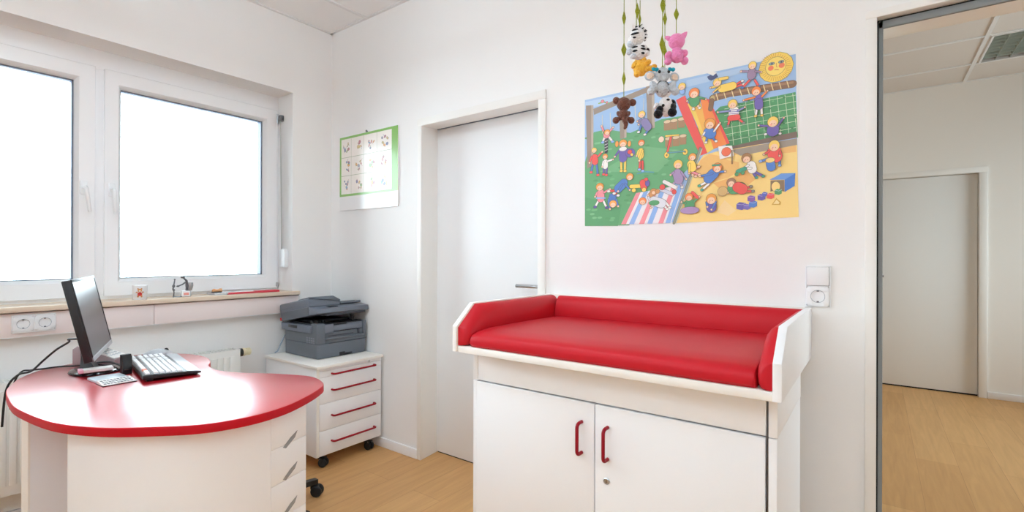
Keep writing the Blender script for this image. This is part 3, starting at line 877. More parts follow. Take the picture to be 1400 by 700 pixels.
[1, 245, 138, 60, 722.5, 480.6, 15.9, 17, 0, 1],
[1, 248, 207, 174, 722.5, 474.9, 11.1, 11.4, 0, 0],
[1, 176, 112, 96, 719, 475.5, 1.4, 1.5, 0, 0],
[1, 176, 112, 96, 726.4, 474.1, 1.4, 1.5, 0, 0],
[1, 240, 144, 128, 716.9, 471.3, 2.6, 2.2, 0, 0],
[2, 106, 90, 168, 28.2, 1, 731, 437, 732, 423],
[2, 79, 127, 200, 6.9, 1, 765, 319, 755, 314],
[1, 246, 242, 238, 754.7, 313.8, 5.1, 4, 0, 1],
[2, 79, 127, 200, 6.9, 1, 792, 315, 802, 309],
[1, 246, 242, 238, 802.4, 309.3, 4.9, 4, 0, 1],
[2, 106, 90, 168, 38.9, 1, 779, 331, 779, 322],
[2, 106, 90, 168, 6.1, 1, 761, 343, 731, 350],
[1, 248, 207, 174, 731.4, 350.1, 3.1, 3.4, 0, 1],
[2, 106, 90, 168, 6.1, 1, 796, 340, 814, 365],
[1, 248, 207, 174, 814.4, 364.7, 2.9, 3.3, 0, 1],
[1, 248, 208, 96, 778.8, 356.4, 17.7, 19.3, 0, 1],
[1, 248, 207, 174, 778.9, 349.9, 12.3, 13, 0, 0],
[1, 176, 112, 96, 774.9, 350.5, 1.6, 1.8, 0, 0],
[1, 176, 112, 96, 783.2, 349.2, 1.6, 1.7, 0, 0],
[1, 240, 144, 128, 772.6, 345.6, 2.9, 2.5, 0, 0],
[2, 240, 144, 152, 8.2, 1, 495, 210, 514, 219],
[1, 248, 207, 174, 513.5, 218.5, 6.4, 4.7, 0, 1],
[2, 240, 144, 152, 8.2, 1, 490, 199, 516, 186],
[1, 248, 207, 174, 516.3, 185.6, 6.4, 4.7, 0, 1],
[2, 248, 210, 90, 30.8, 1, 484, 233, 490, 216],
[2, 248, 210, 90, 7.3, 1, 479, 233, 476, 195],
[1, 248, 207, 174, 476.1, 194.9, 3.9, 4, 0, 1],
[1, 240, 160, 64, 489.4, 261.1, 14.5, 14.5, 0, 1],
[1, 248, 207, 174, 489.4, 256.2, 10.1, 9.8, 0, 0],
[1, 176, 112, 96, 486.2, 256.5, 1.3, 1.3, 0, 0],
[1, 176, 112, 96, 493.1, 255.8, 1.3, 1.3, 0, 0],
[1, 240, 144, 128, 484.3, 252.8, 2.3, 1.9, 0, 0],
[0, 246, 242, 238, 588, 290, 638, 287, 646, 247, 594, 239],
[1, 240, 112, 72, 617.5, 265.7, 16.9, 16.9, 0, 1],
[2, 168, 136, 88, 3.1, 1, 638, 268, 639, 218],
[2, 246, 242, 238, 8, 1, 548, 156, 516, 142],
[1, 63, 160, 128, 516.4, 142.1, 6.3, 4.7, 0, 1],
[2, 246, 242, 238, 8, 1, 553, 147, 527, 125],
[1, 63, 160, 128, 527, 124.9, 6.3, 4.7, 0, 1],
[2, 79, 127, 200, 39.6, 1, 571, 186, 553, 169],
[2, 79, 127, 200, 7, 1, 581, 190, 614, 190],
[1, 248, 207, 174, 613.7, 189.6, 3.6, 3.8, 0, 1],
[2, 79, 127, 200, 7.1, 1, 566, 186, 519, 180],
[1, 248, 207, 174, 518.9, 179.9, 3.8, 3.9, 0, 1],
[1, 245, 138, 60, 584.5, 207.8, 17.6, 18.2, 0, 1],
[1, 248, 207, 174, 584.5, 201.7, 12.3, 12.2, 0, 0],
[1, 176, 112, 96, 580.6, 202.1, 1.6, 1.7, 0, 0],
[1, 176, 112, 96, 588.9, 201.2, 1.6, 1.6, 0, 0],
[1, 240, 144, 128, 578.2, 197.3, 2.8, 2.3, 0, 0],
[2, 63, 160, 128, 5.4, 1, 568, 218, 594, 217],
[2, 106, 90, 168, 7.6, 1, 715, 172, 724, 156],
[1, 63, 160, 128, 724.4, 155.6, 5.6, 4.4, 0, 1],
[2, 106, 90, 168, 7.6, 1, 720, 177, 747, 159],
[1, 63, 160, 128, 747.4, 158.6, 5.5, 4.4, 0, 1],
[2, 246, 242, 238, 30.8, 1, 706, 204, 710, 188],
[2, 246, 242, 238, 6.8, 1, 696, 205, 682, 197],
[1, 248, 207, 174, 681.9, 196.8, 3.5, 3.7, 0, 1],
[2, 246, 242, 238, 6.8, 1, 706, 193, 687, 193],
[1, 248, 207, 174, 686.7, 192.7, 3.4, 3.7, 0, 1],
[1, 168, 120, 72, 689.9, 233.1, 17.4, 18.6, 0, 1],
[1, 248, 207, 174, 689.9, 226.8, 12.1, 12.5, 0, 0],
[1, 176, 112, 96, 686, 227.3, 1.6, 1.7, 0, 0],
[1, 176, 112, 96, 694.2, 226.3, 1.6, 1.7, 0, 0],
[1, 240, 144, 128, 683.7, 222.4, 2.8, 2.4, 0, 0],
[2, 63, 160, 128, 14.6, 1, 660, 185, 684, 193],
[1, 79, 154, 96, 655.5, 175, 6.3, 6.8, 0, 1],
[1, 79, 154, 96, 677.2, 178.1, 6.2, 6.7, 0, 1],
[2, 79, 127, 200, 7.5, 1, 765, 222, 738, 215],
[1, 143, 182, 234, 738.1, 215.3, 5.6, 4.4, 0, 1],
[2, 79, 127, 200, 7.4, 1, 801, 213, 801, 193],
[1, 143, 182, 234, 801.3, 193.4, 5.3, 4.3, 0, 1],
[2, 234, 81, 72, 45.1, 1, 783, 245, 788, 227],
[2, 234, 81, 72, 6.7, 1, 765, 248, 749, 239],
[1, 248, 207, 174, 749.5, 239.4, 3.3, 3.6, 0, 1],
[2, 234, 81, 72, 6.6, 1, 803, 243, 801, 228],
[1, 248, 207, 174, 801.2, 228.2, 3.2, 3.6, 0, 1],
[1, 248, 208, 96, 783.3, 267.6, 18.1, 19.9, 0, 1],
[1, 248, 207, 174, 783.3, 260.9, 12.6, 13.4, 0, 0],
[1, 176, 112, 96, 779.3, 261.4, 1.6, 1.8, 0, 0],
[1, 176, 112, 96, 787.9, 260.3, 1.6, 1.8, 0, 0],
[1, 240, 144, 128, 776.9, 256.3, 2.9, 2.5, 0, 0],
[2, 79, 127, 200, 28.2, 1, 771, 204, 774, 189],
[1, 251, 216, 132, 770, 215.8, 15.4, 9.1, 0, 1],
[2, 234, 81, 72, 7.7, 1, 682, 118, 706, 124],
[1, 138, 138, 128, 705.8, 124, 5.6, 4.4, 0, 1],
[2, 234, 81, 72, 7.7, 1, 687, 107, 713, 105],
[1, 138, 138, 128, 712.8, 105.5, 5.6, 4.4, 0, 1],
[2, 79, 154, 96, 41.9, 1, 643, 121, 668, 122],
[2, 79, 154, 96, 6.9, 1, 639, 116, 624, 107],
[1, 248, 207, 174, 623.8, 106.9, 3.6, 3.8, 0, 1],
[1, 168, 120, 88, 636.1, 144.6, 16.1, 16.9, 0, 1],
[1, 248, 207, 174, 636.1, 138.9, 11.2, 11.4, 0, 0],
[1, 176, 112, 96, 632.5, 139.2, 1.4, 1.5, 0, 0],
[1, 176, 112, 96, 640.1, 138.6, 1.4, 1.5, 0, 0],
[1, 240, 144, 128, 630.3, 134.8, 2.6, 2.2, 0, 0],
[2, 234, 81, 72, 38.5, 1, 660, 125, 675, 116],
[1, 216, 176, 112, 604.9, 113.6, 18, 18, 0, 1],
[2, 106, 90, 168, 37.6, 1, 563, 63, 563, 52],
[2, 79, 127, 200, 7.1, 1, 545, 75, 548, 56],
[1, 248, 207, 174, 548, 55.9, 3.7, 3.9, 0, 1],
[2, 79, 127, 200, 7.1, 1, 579, 73, 564, 44],
[1, 248, 207, 174, 563.5, 44.3, 3.7, 3.9, 0, 1],
[1, 240, 160, 64, 562.4, 86.8, 19.7, 20.3, 0, 1],
[1, 248, 207, 174, 562.4, 80, 13.8, 13.7, 0, 0],
[1, 176, 112, 96, 558, 80.3, 1.8, 1.8, 0, 0],
[1, 176, 112, 96, 567.3, 79.7, 1.8, 1.8, 0, 0],
[1, 240, 144, 128, 555.3, 74.9, 3.2, 2.6, 0, 0],
[2, 79, 154, 96, 38.5, 1, 479, 74, 479, 57],
[2, 79, 154, 96, 7.2, 1, 495, 78, 516, 99],
[1, 248, 207, 174, 516.5, 98.5, 3.8, 3.9, 0, 1],
[2, 79, 154, 96, 7.3, 1, 463, 75, 446, 81],
[1, 248, 207, 174, 446.4, 81.1, 4, 4, 0, 1],
[1, 245, 138, 60, 476.4, 100.2, 15.6, 15.6, 0, 1],
[1, 248, 207, 174, 476.4, 95, 10.9, 10.5, 0, 0],
[1, 176, 112, 96, 472.9, 95.2, 1.4, 1.4, 0, 0],
[1, 176, 112, 96, 480.3, 94.7, 1.4, 1.4, 0, 0],
[1, 240, 144, 128, 470.8, 91.1, 2.5, 2, 0, 0],
[2, 234, 81, 72, 11, 1, 490, 117, 509, 96],
[1, 176, 144, 192, 479.3, 46, 37.4, 14.3, 0, 1]]

# ------------------------------------------------------------------ the room (metres; window wall at -x, back wall at +y)
XW, YB, H = -3.083, 2.04, 2.755
XR, YF = 1.55, -1.75           # right wall and the wall behind the camera
YH = 2.165                     # hall side of the back wall
YE, HL, HR, HH = 5.85, -2.75, 2.9, 2.745   # hall far wall, left end, right end, ceiling

f = MB().box(-3.4, 3.1, -2.0, 6.2, -.12, 0)
struct('floor', f, M_floor, smooth=False)

# ceilings: tiles lie on a grid of bars
def ceiling(name, x0, x1, y0, y1, z, gx, gy, hole=None):
    a0, a1, b0, b1 = x0-.1, x1+.1, y0-.06, y1+.06
    g = MB()
    if hole:                                                # a luminaire is let into the tiles here
        hx, hy = hole
        g.box(a0, hx, b0, b1, z+.008, z+.12); g.box(hx+.6, a1, b0, b1, z+.008, z+.12)
        g.box(hx, hx+.6, b0, hy, z+.008, z+.12); g.box(hx, hx+.6, hy+.6, b1, z+.008, z+.12); g.box(hx-.01, hx+.61, hy-.01, hy+.61, z+.085, z+.12)
    else: g.box(a0, a1, b0, b1, z+.008, z+.12)
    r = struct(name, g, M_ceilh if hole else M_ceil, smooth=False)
    g = MB(); n = 0
    x = gx-.625*math.floor((gx-x0)/.625)
    while x < x1:
        g.box(x-.012, x+.012, y0, y1, z, z+.0085); x += .625
    y = gy-.625*math.floor((gy-y0)/.625)
    while y < y1:
        g.box(x0, x1, y-.012, y+.012, z+.0006, z+.0088); y += .625
    for a in ((x0, x0+.02, y0, y1), (x1-.02, x1, y0, y1), (x0, x1, y0, y0+.02), (x0, x1, y1-.02, y1)):
        g.box(*a, z+.0012, z+.0092)
    struct('ceiling_grid', g, M_tbar, r, smooth=False)
ceiling('ceiling', XW, XR, YF, YB, H, -2.685, 1.47)
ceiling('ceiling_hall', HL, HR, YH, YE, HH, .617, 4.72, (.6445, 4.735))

w = MB()
w.box(-3.36, XW, -1.95, 2.3, 2.275, 2.95)                  # above the window
w.box(-3.36, XW, 1.755, 2.3, .95, 2.275)
w.box(-3.36, XW, -1.95, -.165, .95, 2.275)
w.box(-3.36, -3.13, -.9, 1.80, -.05, .95)                  # radiator niche
w.box(-3.36, XW, 1.80, 2.3, -.05, .95)
w.box(-3.36, XW, -1.95, -.9, -.05, .95)
struct('wall_left', w, M_wall, smooth=False)

D0, D1, DZ = -2.165, -1.341, 1.977        # left door opening
O0, O1, OZ = 0.0, .96, 2.002              # open doorway
w = MB()
w.box(XW, D0-.02, YB, YH, 0, 2.95); w.box(D0-.02, D1+.02, YB, YH, DZ+.02, 2.95); w.box(D1+.02, O0-.02, YB, YH, 0, 2.95)
w.box(O0-.02, O1+.02, YB, YH, OZ+.02, 2.95); w.box(O1+.02, HR, YB, YH, 0, 2.95)
struct('wall_back', w, M_wall, smooth=False)
struct('wall_right', MB().box(XR, XR+.12, YF-.1, YB, 0, 2.95), M_wall, smooth=False)
struct('wall_front', MB().box(XW-.2, XR+.12, YF-.12, YF, 0, 2.95), M_wall, smooth=False)
# the hall beyond the doorway
E0, E1, EZ = -.16, .713, 1.945
w = MB()
w.box(HL, E0-.01, YE, YE+.05, 0, 2.95); w.box(E1+.01, HR, YE, YE+.05, 0, 2.95); w.box(E0-.01, E1+.01, YE, YE+.05, EZ+.01, 2.95)
w.box(HL, HR, YE+.092, YE+.2, 0, 2.95)
struct('wall_hall_far', w, M_wallh, smooth=False)
struct('wall_hall_left', MB().box(HL-.12, HL, YH, YE+.2, 0, 2.95), M_wallh, smooth=False)
w = MB()
w.box(HR, HR+.15, YH-.1, 2.4, 0, 2.95); w.box(HR, HR+.15, 5.7, YE+.2, 0, 2.95)
w.box(HR, HR+.15, 2.4, 5.7, 0, .75); w.box(HR, HR+.15, 2.4, 5.7, 2.3, 2.95)
struct('wall_hall_right', w, M_wallh, smooth=False)

def skirting(name, x0, x1, y0, y1):
    struct(name, MB().box(x0, x1, y0, y1, 0, .058, bev=.004), M_white)
w = MB(); w.box(XW, D0-.031, YB-.013, YB, 0, .058, bev=.003); w.box(D1+.05, O0-.032, YB-.013, YB, 0, .058, bev=.003); w.box(O1+.04, XR, YB-.013, YB, 0, .058, bev=.003)
struct('baseboard_back', w, M_white)
w = MB(); w.box(-3.13, -3.117, -.9, 1.80, 0, .058, bev=.003)
struct('baseboard_left', w, M_white)
w = MB(); w.box(E1+.056, HR, YE-.013, YE, 0, .058, bev=.003); w.box(HL, E0-.056, YE-.013, YE, 0, .058, bev=.003)
struct('baseboard_hall', w, M_white)

# ---- left door: frame with splayed lining, closed leaf, lever
d = empty('door_1', (-1.75, 2.1, 0)); d['kind'] = 'structure'
g = MB()
g.box(D0-.031, D0, 2.03, YB+.004, 0, DZ+.0, bev=.002); g.box(D1, D1+.043, 2.03, YB+.004, 0, DZ, bev=.002)
g.box(D0-.031, D1+.043, 2.03, YB+.004, DZ, DZ+.044, bev=.002)
g.prism([(D0-.03, 2.035), (D0, 2.035), (D0-.022, 2.22), (D0-.05, 2.22)], 0, DZ+.02)
g.prism([(D1, 2.035), (D1+.03, 2.035), (D1+.05, 2.22), (D1+.012, 2.22)], 0, DZ+.02)
g.prism([(2.035, DZ), (2.22, DZ+.014), (2.22, DZ+.04), (2.035, DZ+.04)], D0-.04, D1+.04, 'x')
obj('door_frame', g, M_frame, d)
lf = obj('door_leaf', MB().box(D0-.019, D1+.016, 2.183, 2.222, .006, DZ+.008, bev=.002), M_leaf, d)
obj('door_gasket', MB().box(D0-.024, D0-.0195, 2.176, 2.185, .004, DZ+.01).box(D0-.024, D1+.016, 2.176, 2.185, DZ+.0085, DZ+.0125), M_seal, d, smooth=False)
obj('threshold_gap', MB().box(D0-.01, D1, 2.186, 2.24, .0, .0055), M_dark, d, smooth=False)
g = MB()
g.lathe([(0, 0), (.026, 0), (.026, .006), (.022, .009), (0, .009)], M=Matrix.Translation((-1.405, 2.183, 1.05)) @ Matrix.Rotation(PI/2, 4, 'X'))
g.tube([(-1.405, 2.18, 1.05), (-1.405, 2.13, 1.05), (-1.412, 2.122, 1.05), (-1.43, 2.12, 1.05), (-1.535, 2.12, 1.051)], .0095, 12)
obj('door_handle', g, M_chrome, lf)

# ---- open doorway to the hall: frame with rebate and rubber gasket
d = empty('trim_1', (.48, 2.1, 0)); d['kind'] = 'structure'
g = MB()
for s, x in ((1, O0), (-1, O1)):
    g.box(min(x, x-.031*s), max(x, x-.031*s), 2.03, YB+.003, 0, OZ, bev=.002)
    g.box(min(x-.03*s, x), max(x-.03*s, x), 2.033, 2.072, 0, OZ+.02)
    g.box(min(x-.03*s, x+.0145*s), max(x-.03*s, x+.0145*s), 2.072, YH+.012, 0, OZ+.02)
    g.box(min(x-.045*s, x+.0145*s), max(x-.045*s, x+.0145*s), YH, YH+.012, 0, OZ+.02)
g.box(O0-.031, O1+.031, 2.03, YB+.003, OZ, OZ+.025, bev=.002)
g.box(O0-.02, O1+.02, 2.033, 2.072, OZ, OZ+.02)
g.box(O0, O1, 2.072, YH+.012, OZ-.027, OZ+.021)
obj('door_frame', g, M_frame, d)
g = MB()
for s, x in ((1, O0), (-1, O1)):
    g.box(min(x+.004*s, x+.0165*s), max(x+.004*s, x+.0165*s), 2.060, 2.071, 0, OZ-.006, bev=.0015)
g.box(O0+.004, O1-.004, 2.060, 2.071, OZ-.030, OZ-.006, bev=.0015)
obj('rubber_gasket', g, M_gasket, d)
g = MB()
for s, x in ((1, O0), (-1, O1)): g.box(min(x+.0003*s, x+.0045*s), max(x+.0003*s, x+.0045*s), 2.066, 2.0715, 0, OZ-.0005)
g.box(O0, O1, 2.066, 2.0715, OZ-.0065, OZ-.0005)
obj('rebate_gap', g, M_dark, d, smooth=False)

# ---- closed door at the far end of the hall
d = empty('door_2', (.28, YE, 0)); d['kind'] = 'structure'
g = MB()
for s, x in ((-1, E0), (1, E1)):
    g.box(min(x, x+.054*s), max(x, x+.054*s), YE-.012, YE+.003, 0, EZ, bev=.002)
    g.box(min(x, x+.02*s), max(x, x+.02*s), YE-.01, YE+.09, 0, EZ+.01)
g.box(E0-.054, E1+.054, YE-.012, YE+.003, EZ, EZ+.05, bev=.002)
g.box(E0-.02, E1+.02, YE-.01, YE+.09, EZ, EZ+.02)
obj('door_frame', g, M_frame, d)
lf = obj('door_leaf', MB().box(E0+.003, E1-.003, YE+.04, YE+.08, .012, EZ-.003, bev=.002), M_leaf2, d)
obj('threshold_gap', MB().box(E0, E1, YE+.042, YE+.09, 0, .012), M_dark, d, smooth=False)
g = MB()
g.lathe([(0, 0), (.026, 0), (.026, .006), (.022, .009), (0, .009)], M=Matrix.Translation((-.085, YE+.04, 1.03)) @ Matrix.Rotation(PI/2, 4, 'X'))
g.tube([(-.085, YE+.04, 1.03), (-.085, YE-.012, 1.03), (-.078, YE-.02, 1.03), (-.06, YE-.022, 1.03), (.054, YE-.022, 1.03)], .01, 12)
obj('door_handle', g, M_steel, lf)

# ---- window: one outer frame, two casements
wd = empty('window_1', (-3.26, .8, .975)); wd['kind'] = 'structure'
XO = -3.262
g = MB()
g.box(-3.34, XO, -.165, 1.755, 2.175, 2.276, bev=.003); g.box(-3.34, XO, -.165, 1.755, .952, 1.0, bev=.003)
g.box(-3.34, XO, -.166, -.14, .999, 2.176, bev=.003); g.box(-3.34, XO, 1.73, 1.756, .999, 2.176, bev=.003)
g.box(-3.34, XO, .765, .825, .999, 2.176, bev=.003)
obj('outer_frame', g, M_pvc, wd)
def casement(y0, y1, py0, py1, hy, tilt, hinge):
    z0, z1, pz0, pz1 = .993, 2.181, 1.083, 2.096
    xa, xb = -3.325, -3.25
    g = MB()
    # mitred profile swept round the pane: outer edge, face, glazing bead slope, pane
    prof = [(xa, 0.), (xb+.004, 0.), (xb, .004), (xb, .80), (xb-.004, .84), (xb-.016, .97), (xb-.036, 1.), (xb-.038, .93), (xa, .9)]
    rings = []
    for (cy, cz, py, pz) in ((y0, z0, py0, pz0), (y1, z0, py1, pz0), (y1, z1, py1, pz1), (y0, z1, py0, pz1)):
        rings.append([(x, cy+(py-cy)*t, cz+(pz-cz)*t) for x, t in prof])
    rings.append(rings[0])
    g.loft(rings, cap=False)
    s = obj('sash', g, M_pvc, wd)
    g = MB(); q = .007
    for a in ((py0, py1, pz1-q, pz1+.004), (py0, py1, pz0-.004, pz0+q*.6), (py0-.004, py0+q*.6, pz0, pz1), (py1-q, py1+.004, pz0, pz1)):
        g.box(-3.289, -3.283, *a)
    obj('pane_gasket', g, M_seal, s, smooth=False)
    g = MB()
    for a in ((py0-.03, py1+.03, pz1, pz1+.03), (py0-.03, py1+.03, pz0-.03, pz0-.002), (py0-.03, py0, pz0-.002, pz1), (py1, py1+.03, pz0-.002, pz1)):
        g.box(-3.345, -3.2975, *a)
    obj('outer_rebate', g, mat('outer_rebate_shade', (96, 106, 130), .5), s, smooth=False)  # grey-blue puts the rebate's shaded look into the colour
    obj('pane', MB().box(-3.296, -3.289, py0-.004, py1+.004, pz0-.004, pz1+.004), M_glass, s, smooth=False)
    g = MB()
    g.box(-3.252, -3.240, hy-.014, hy+.014, 1.515, 1.585, bev=.004)
    g.tube([(-3.245, hy, 1.55), (-3.212, hy, 1.55), (-3.205, hy, 1.545), (-3.203, hy+tilt*.12, 1.53), (-3.203, hy+tilt, 1.43), (-3.204, hy+tilt*1.02, 1.425)], [.009, .009, .0095, .0095, .0085, .006], 12)
    obj('window_handle', g, M_cplast, s)
    g = MB()
    g.tube([(-3.252, hinge, 2.10), (-3.252, hinge, 2.16)], .0075, 10)
    g.tube([(-3.245, hinge, 1.0), (-3.245, hinge, 1.028)], .0075, 10)
    obj('hinge', g, M_chrome, s)
casement(.815, 1.738, .889, 1.655, .846, .004, 1.741)
casement(-.145, .776, -.07, .697, .731, .014, -.15)

struct('trim_2', MB().box(-3.27, -3.082, -.166, 1.754, .9505, .9745).box(-3.084, -3.062, -.4, 1.80, .950, .975, bev=.004), M_sill)   # the window sill

# unseen window added to light the hall, round the corner from the doorway
wd = empty('added_window', (HR+.07, 4.1, .75)); wd['kind'] = 'structure'
g = MB()
g.box(HR+.04, HR+.11, 2.4, 5.7, .75, .82, bev=.003); g.box(HR+.04, HR+.11, 2.4, 5.7, 2.23, 2.3, bev=.003)
for y in (2.4, 4.065, 5.63): g.box(HR+.04, HR+.11, y, y+.07, .8, 2.25, bev=.003)
obj('outer_frame', g, M_pvc, wd)
obj('pane', MB().box(HR+.07, HR+.076, 2.45, 5.65, .8, 2.25), M_glass, wd, smooth=False)

# ------------------------------------------------------------------ along the window wall
t = thing('cable_duct', 'long pale plastic cable duct running on the wall under the window sill', 'cable duct', (-3.10, .9, .837))
obj('duct_cover', MB().box(-3.1285, XW, -.8, .985, .840, .9445, bev=.003).box(-3.1285, XW, .987, 1.798, .840, .9445, bev=.003), M_duct, t)
obj('duct_base', MB().box(-3.129, XW-.002, -.8, 1.798, .8365, .8415, bev=.001), M_white, t)

def socket_insert(name, parent, c, M, s=.034):
    """a schuko socket: square plate, round well, two pin holes, earth clips; local +z out of the wall"""
    g = MB()
    k = 32; ring = []
    for q in range(k):
        a = 2*PI*(q+.5)/k; m = max(abs(math.cos(a)), abs(math.sin(a)))
        ring.append((math.cos(a)/m, math.sin(a)/m, math.cos(a), math.sin(a)))
    R = [[(x*s, y*s, 0) for x, y, _, _ in ring], [(x*s, y*s, .003) for x, y, _, _ in ring], [(x*s*.97, y*s*.97, .004) for x, y, _, _ in ring],
         [(cx*.0215, cy*.0215, .004) for _, _, cx, cy in ring], [(cx*.0208, cy*.0208, .0032) for _, _, cx, cy in ring], [(cx*.0203, cy*.0203, -.0060) for _, _, cx, cy in ring], [(cx*.001, cy*.001, -.0060) for _, _, cx, cy in ring]]
    g.loft(R, M=M)
    o = obj(name, g, M_cplast, parent)
    g = MB()
    for sx in (-1, 1): g.lathe([(0, 0), (.0028, 0), (.0028, .0012), (0, .0012)], c=(sx*.0095, 0, -.0060), M=M, seg=12)
    for sy in (-1, 1): g.box(-.0035, .0035, sy*.0188-.0022, sy*.0188+.0022, -.0055, .0042, bev=.0008, M=M)
    obj('earth_clip', g, M_steel, o)
    obj('well_ring', MB().tube([(.0214*math.cos(2*PI*q/32), .0214*math.sin(2*PI*q/32), .0038) for q in range(33)], .0006, 6, M=M), M_seal, o)
    return o
MX = Matrix(((0, 0, 1, 0), (1, 0, 0, 0), (0, 1, 0, 0), (0, 0, 0, 1)))          # local z -> +x, local x -> +y, local y -> +z
MY = Matrix(((1, 0, 0, 0), (0, 0, -1, 0), (0, 1, 0, 0), (0, 0, 0, 1)))         # local z -> -y
t = thing('double_socket', 'white double power socket set in the cable duct behind the monitor', 'socket', (XW, .52, .897))
g = MB()
for a in ((.446, .4508, .8565, .9385), (.5175, .5225, .8565, .9385), (.5892, .594, .8565, .9385), (.446, .594, .8565, .8638), (.446, .594, .9312, .9385)):
    g.box(XW+.0003, XW+.0075, *a, bev=.0018)
obj('socket_frame', g, M_cplast, t)
for y in (.484, .556): socket_insert('socket_insert', t, None, Matrix.Translation((XW+.0065, y, .8975)) @ MX)

t = thing('light_switch', 'white rocker light switch with socket below, beside the open doorway', 'switch', (-.1655, YB, 1.105))
g = MB()
for a in ((-.204, -.1992, 1.033, 1.178), (-.1318, -.127, 1.033, 1.178), (-.204, -.127, 1.033, 1.0362), (-.204, -.127, 1.1035, 1.107), (-.204, -.127, 1.173, 1.178)):
    g.box(a[0], a[1], YB-.0085, YB-.0003, a[2], a[3], bev=.0018)
obj('switch_frame', g, M_cplast, t)
g = MB(); g.box(-.1987, -.1327, YB-.0135, YB-.002, 1.1082, 1.1727, bev=.0018)
rk = obj('rocker', g, M_cplast, t)
obj('rocker_gap', MB().box(-.199, -.132, YB-.002, YB-.0005, 1.106, 1.174), M_steel, t, smooth=False)
socket_insert('socket_insert', t, None, Matrix.Translation((-.1655, YB-.0075, 1.070)) @ MY)

# radiator with ribbed front, top grille and thermostat head
t = thing('radiator', 'white ribbed panel radiator below the window, partly hidden by the desk', 'radiator', (-3.05, .6, .165))
r0, r1, rz0, rz1 = -.62, 1.392, .168, .657
g = MB()
g.box(-3.012, -3.004, r0, r1, rz0, rz1, bev=.003)
y = r0+.03
while y < r1-.03:
    g.prism([(y-.012, rz0+.045), (y+.012, rz0+.045), (y+.012, rz1-.035), (y-.012, rz1-.035)], -3.0045, -2.9965, 'x', bev=.0065)
    y += .0333
obj('front_panel', g, M_rad, t)
for y in (r1-.006, r0): obj('side_cover', MB().box(-3.10, -3.006, y, y+.006, rz0+.01, rz1-.004, bev=.002), M_rad, t)
g = MB(); y = r0+.02
g.box(-3.10, -3.09, r0, r1, rz1-.006, rz1); g.box(-3.02, -3.006, r0, r1, rz1-.006, rz1)
while y < r1-.01: g.box(-3.092, -3.018, y, y+.004, rz1-.005, rz1-.001); y += .02
obj('top_grille', g, M_rad, t, smooth=False)
obj('rear_panel', MB().box(-3.10, -3.085, r0, r1, rz0, rz1-.008, bev=.003), M_rad, t)
MV = Matrix.Translation((-3.035, r1, .632)) @ Matrix.Rotation(-PI/2, 4, 'X')
obj('valve_collar', MB().lathe([(0, 0), (.013, 0), (.013, .006), (.0235, .007), (.0235, .022), (.02, .024), (0, .024)], M=MV), M_black, t)
g = MB().lathe([(0, .0235), (.022, .0235), (.0235, .028), (.0235, .036), (.019, .041), (.018, .066), (.015, .071), (0, .071)], M=MV)
for q in range(14):
    a = 2*PI*q/14; g.box(.017, .0212, -.0018, .0018, .041, .067, M=MV @ Matrix.Rotation(a, 4, 'Z'))
obj('thermostat_head', g, M_valve, t)
obj('supply_pipe', MB().tube([(-3.06, r1+.012, .63), (-3.06, r1+.012, .30), (-3.06, r1+.012, .002)], .0075, 10).tube([(-3.06, r1-.01, .63), (-3.06, r1+.02, .63)], .011, 10), M_rad, t)

# roller-shutter strap and its winder on the window recess
t = thing('shutter_winder', 'white roller shutter strap winder on the right side of the window recess', 'winder', (-3.165, 1.755, 1.12))
g = MB().prism([(-3.205, 1.13), (-3.135, 1.13), (-3.128, 1.15), (-3.128, 1.225), (-3.142, 1.25), (-3.205, 1.25)], 1.728, 1.755, 'y', bev=.004)
obj('winder_housing', g, M_cplast, t)
g = MB().prism([(-3.2125, 2.125), (-3.2005, 2.125), (-3.182, 1.248), (-3.194, 1.248)], 1.738, 1.7395, 'y')
obj('strap', g, M_strap, t, smooth=False)
obj('strap_guide', MB().box(-3.222, -3.192, 1.732, 1.755, 2.105, 2.145, bev=.004), M_steel, t)

# ------------------------------------------------------------------ things on the sill
ZS = .975
t = thing('mug', 'white mug with a red and tan bear picture on the window sill', 'mug', (-3.105, .928, ZS))
g = MB(); c = (-3.105, .928, ZS)
g.lathe([(0, 0), (.029, 0), (.0305, .002), (.0325, .072), (.0325, .075), (.0305, .0755), (.030, .072), (.0285, .006), (0, .005)], c=c, seg=36)
obj('mug_body', g, M_ceramic, t)
hd = math.atan2(-.8, .3)
MH = Matrix.Translation(c) @ Matrix.Rotation(math.radians(168), 4, 'Z')
obj('mug_handle', MB().tube([(.031, 0, .056), (.046, 0, .057), (.053, 0, .045), (.053, 0, .03), (.045, 0, .018), (.030, 0, .018)], .0042, 10, M=MH), M_ceramic, t)
# the bear is printed on the mug: patches bent round its wall
def mug_patch(g, u, v, ru, rv, i, lift):
    k = 16; rr = .0319+v*0+lift; a0 = math.radians(-17)
    pts = []
    vs = [g.bm.verts.new((c[0]+rr*math.cos(a0+(u+ru*math.cos(2*PI*q/k))/rr), c[1]+rr*math.sin(a0+(u+ru*math.cos(2*PI*q/k))/rr), ZS+v+rv*math.sin(2*PI*q/k))) for q in range(k)]
    fc = g.bm.faces.new(vs); fc.material_index = i
g = MB()
for u, v, ru, rv, i in ((-.0075, .019, .004, .006, 0), (.0075, .019, .004, .006, 0), (-.013, .040, .005, .0035, 0), (.013, .040, .005, .0035, 0), (0, .030, .010, .010, 1), (0, .049, .0095, .0085, 0), (-.0075, .0575, .0035, .0035, 0), (.0075, .0575, .0035, .0035, 0), (0, .0465, .004, .003, 2), (0, .034, .004, .003, 1)):
    mug_patch(g, u, v, ru, rv, i, .0009+.00004*len(g.bm.faces))
obj('bear_picture', g, [M_tan, M_redp, M_paper], t, smooth=False)

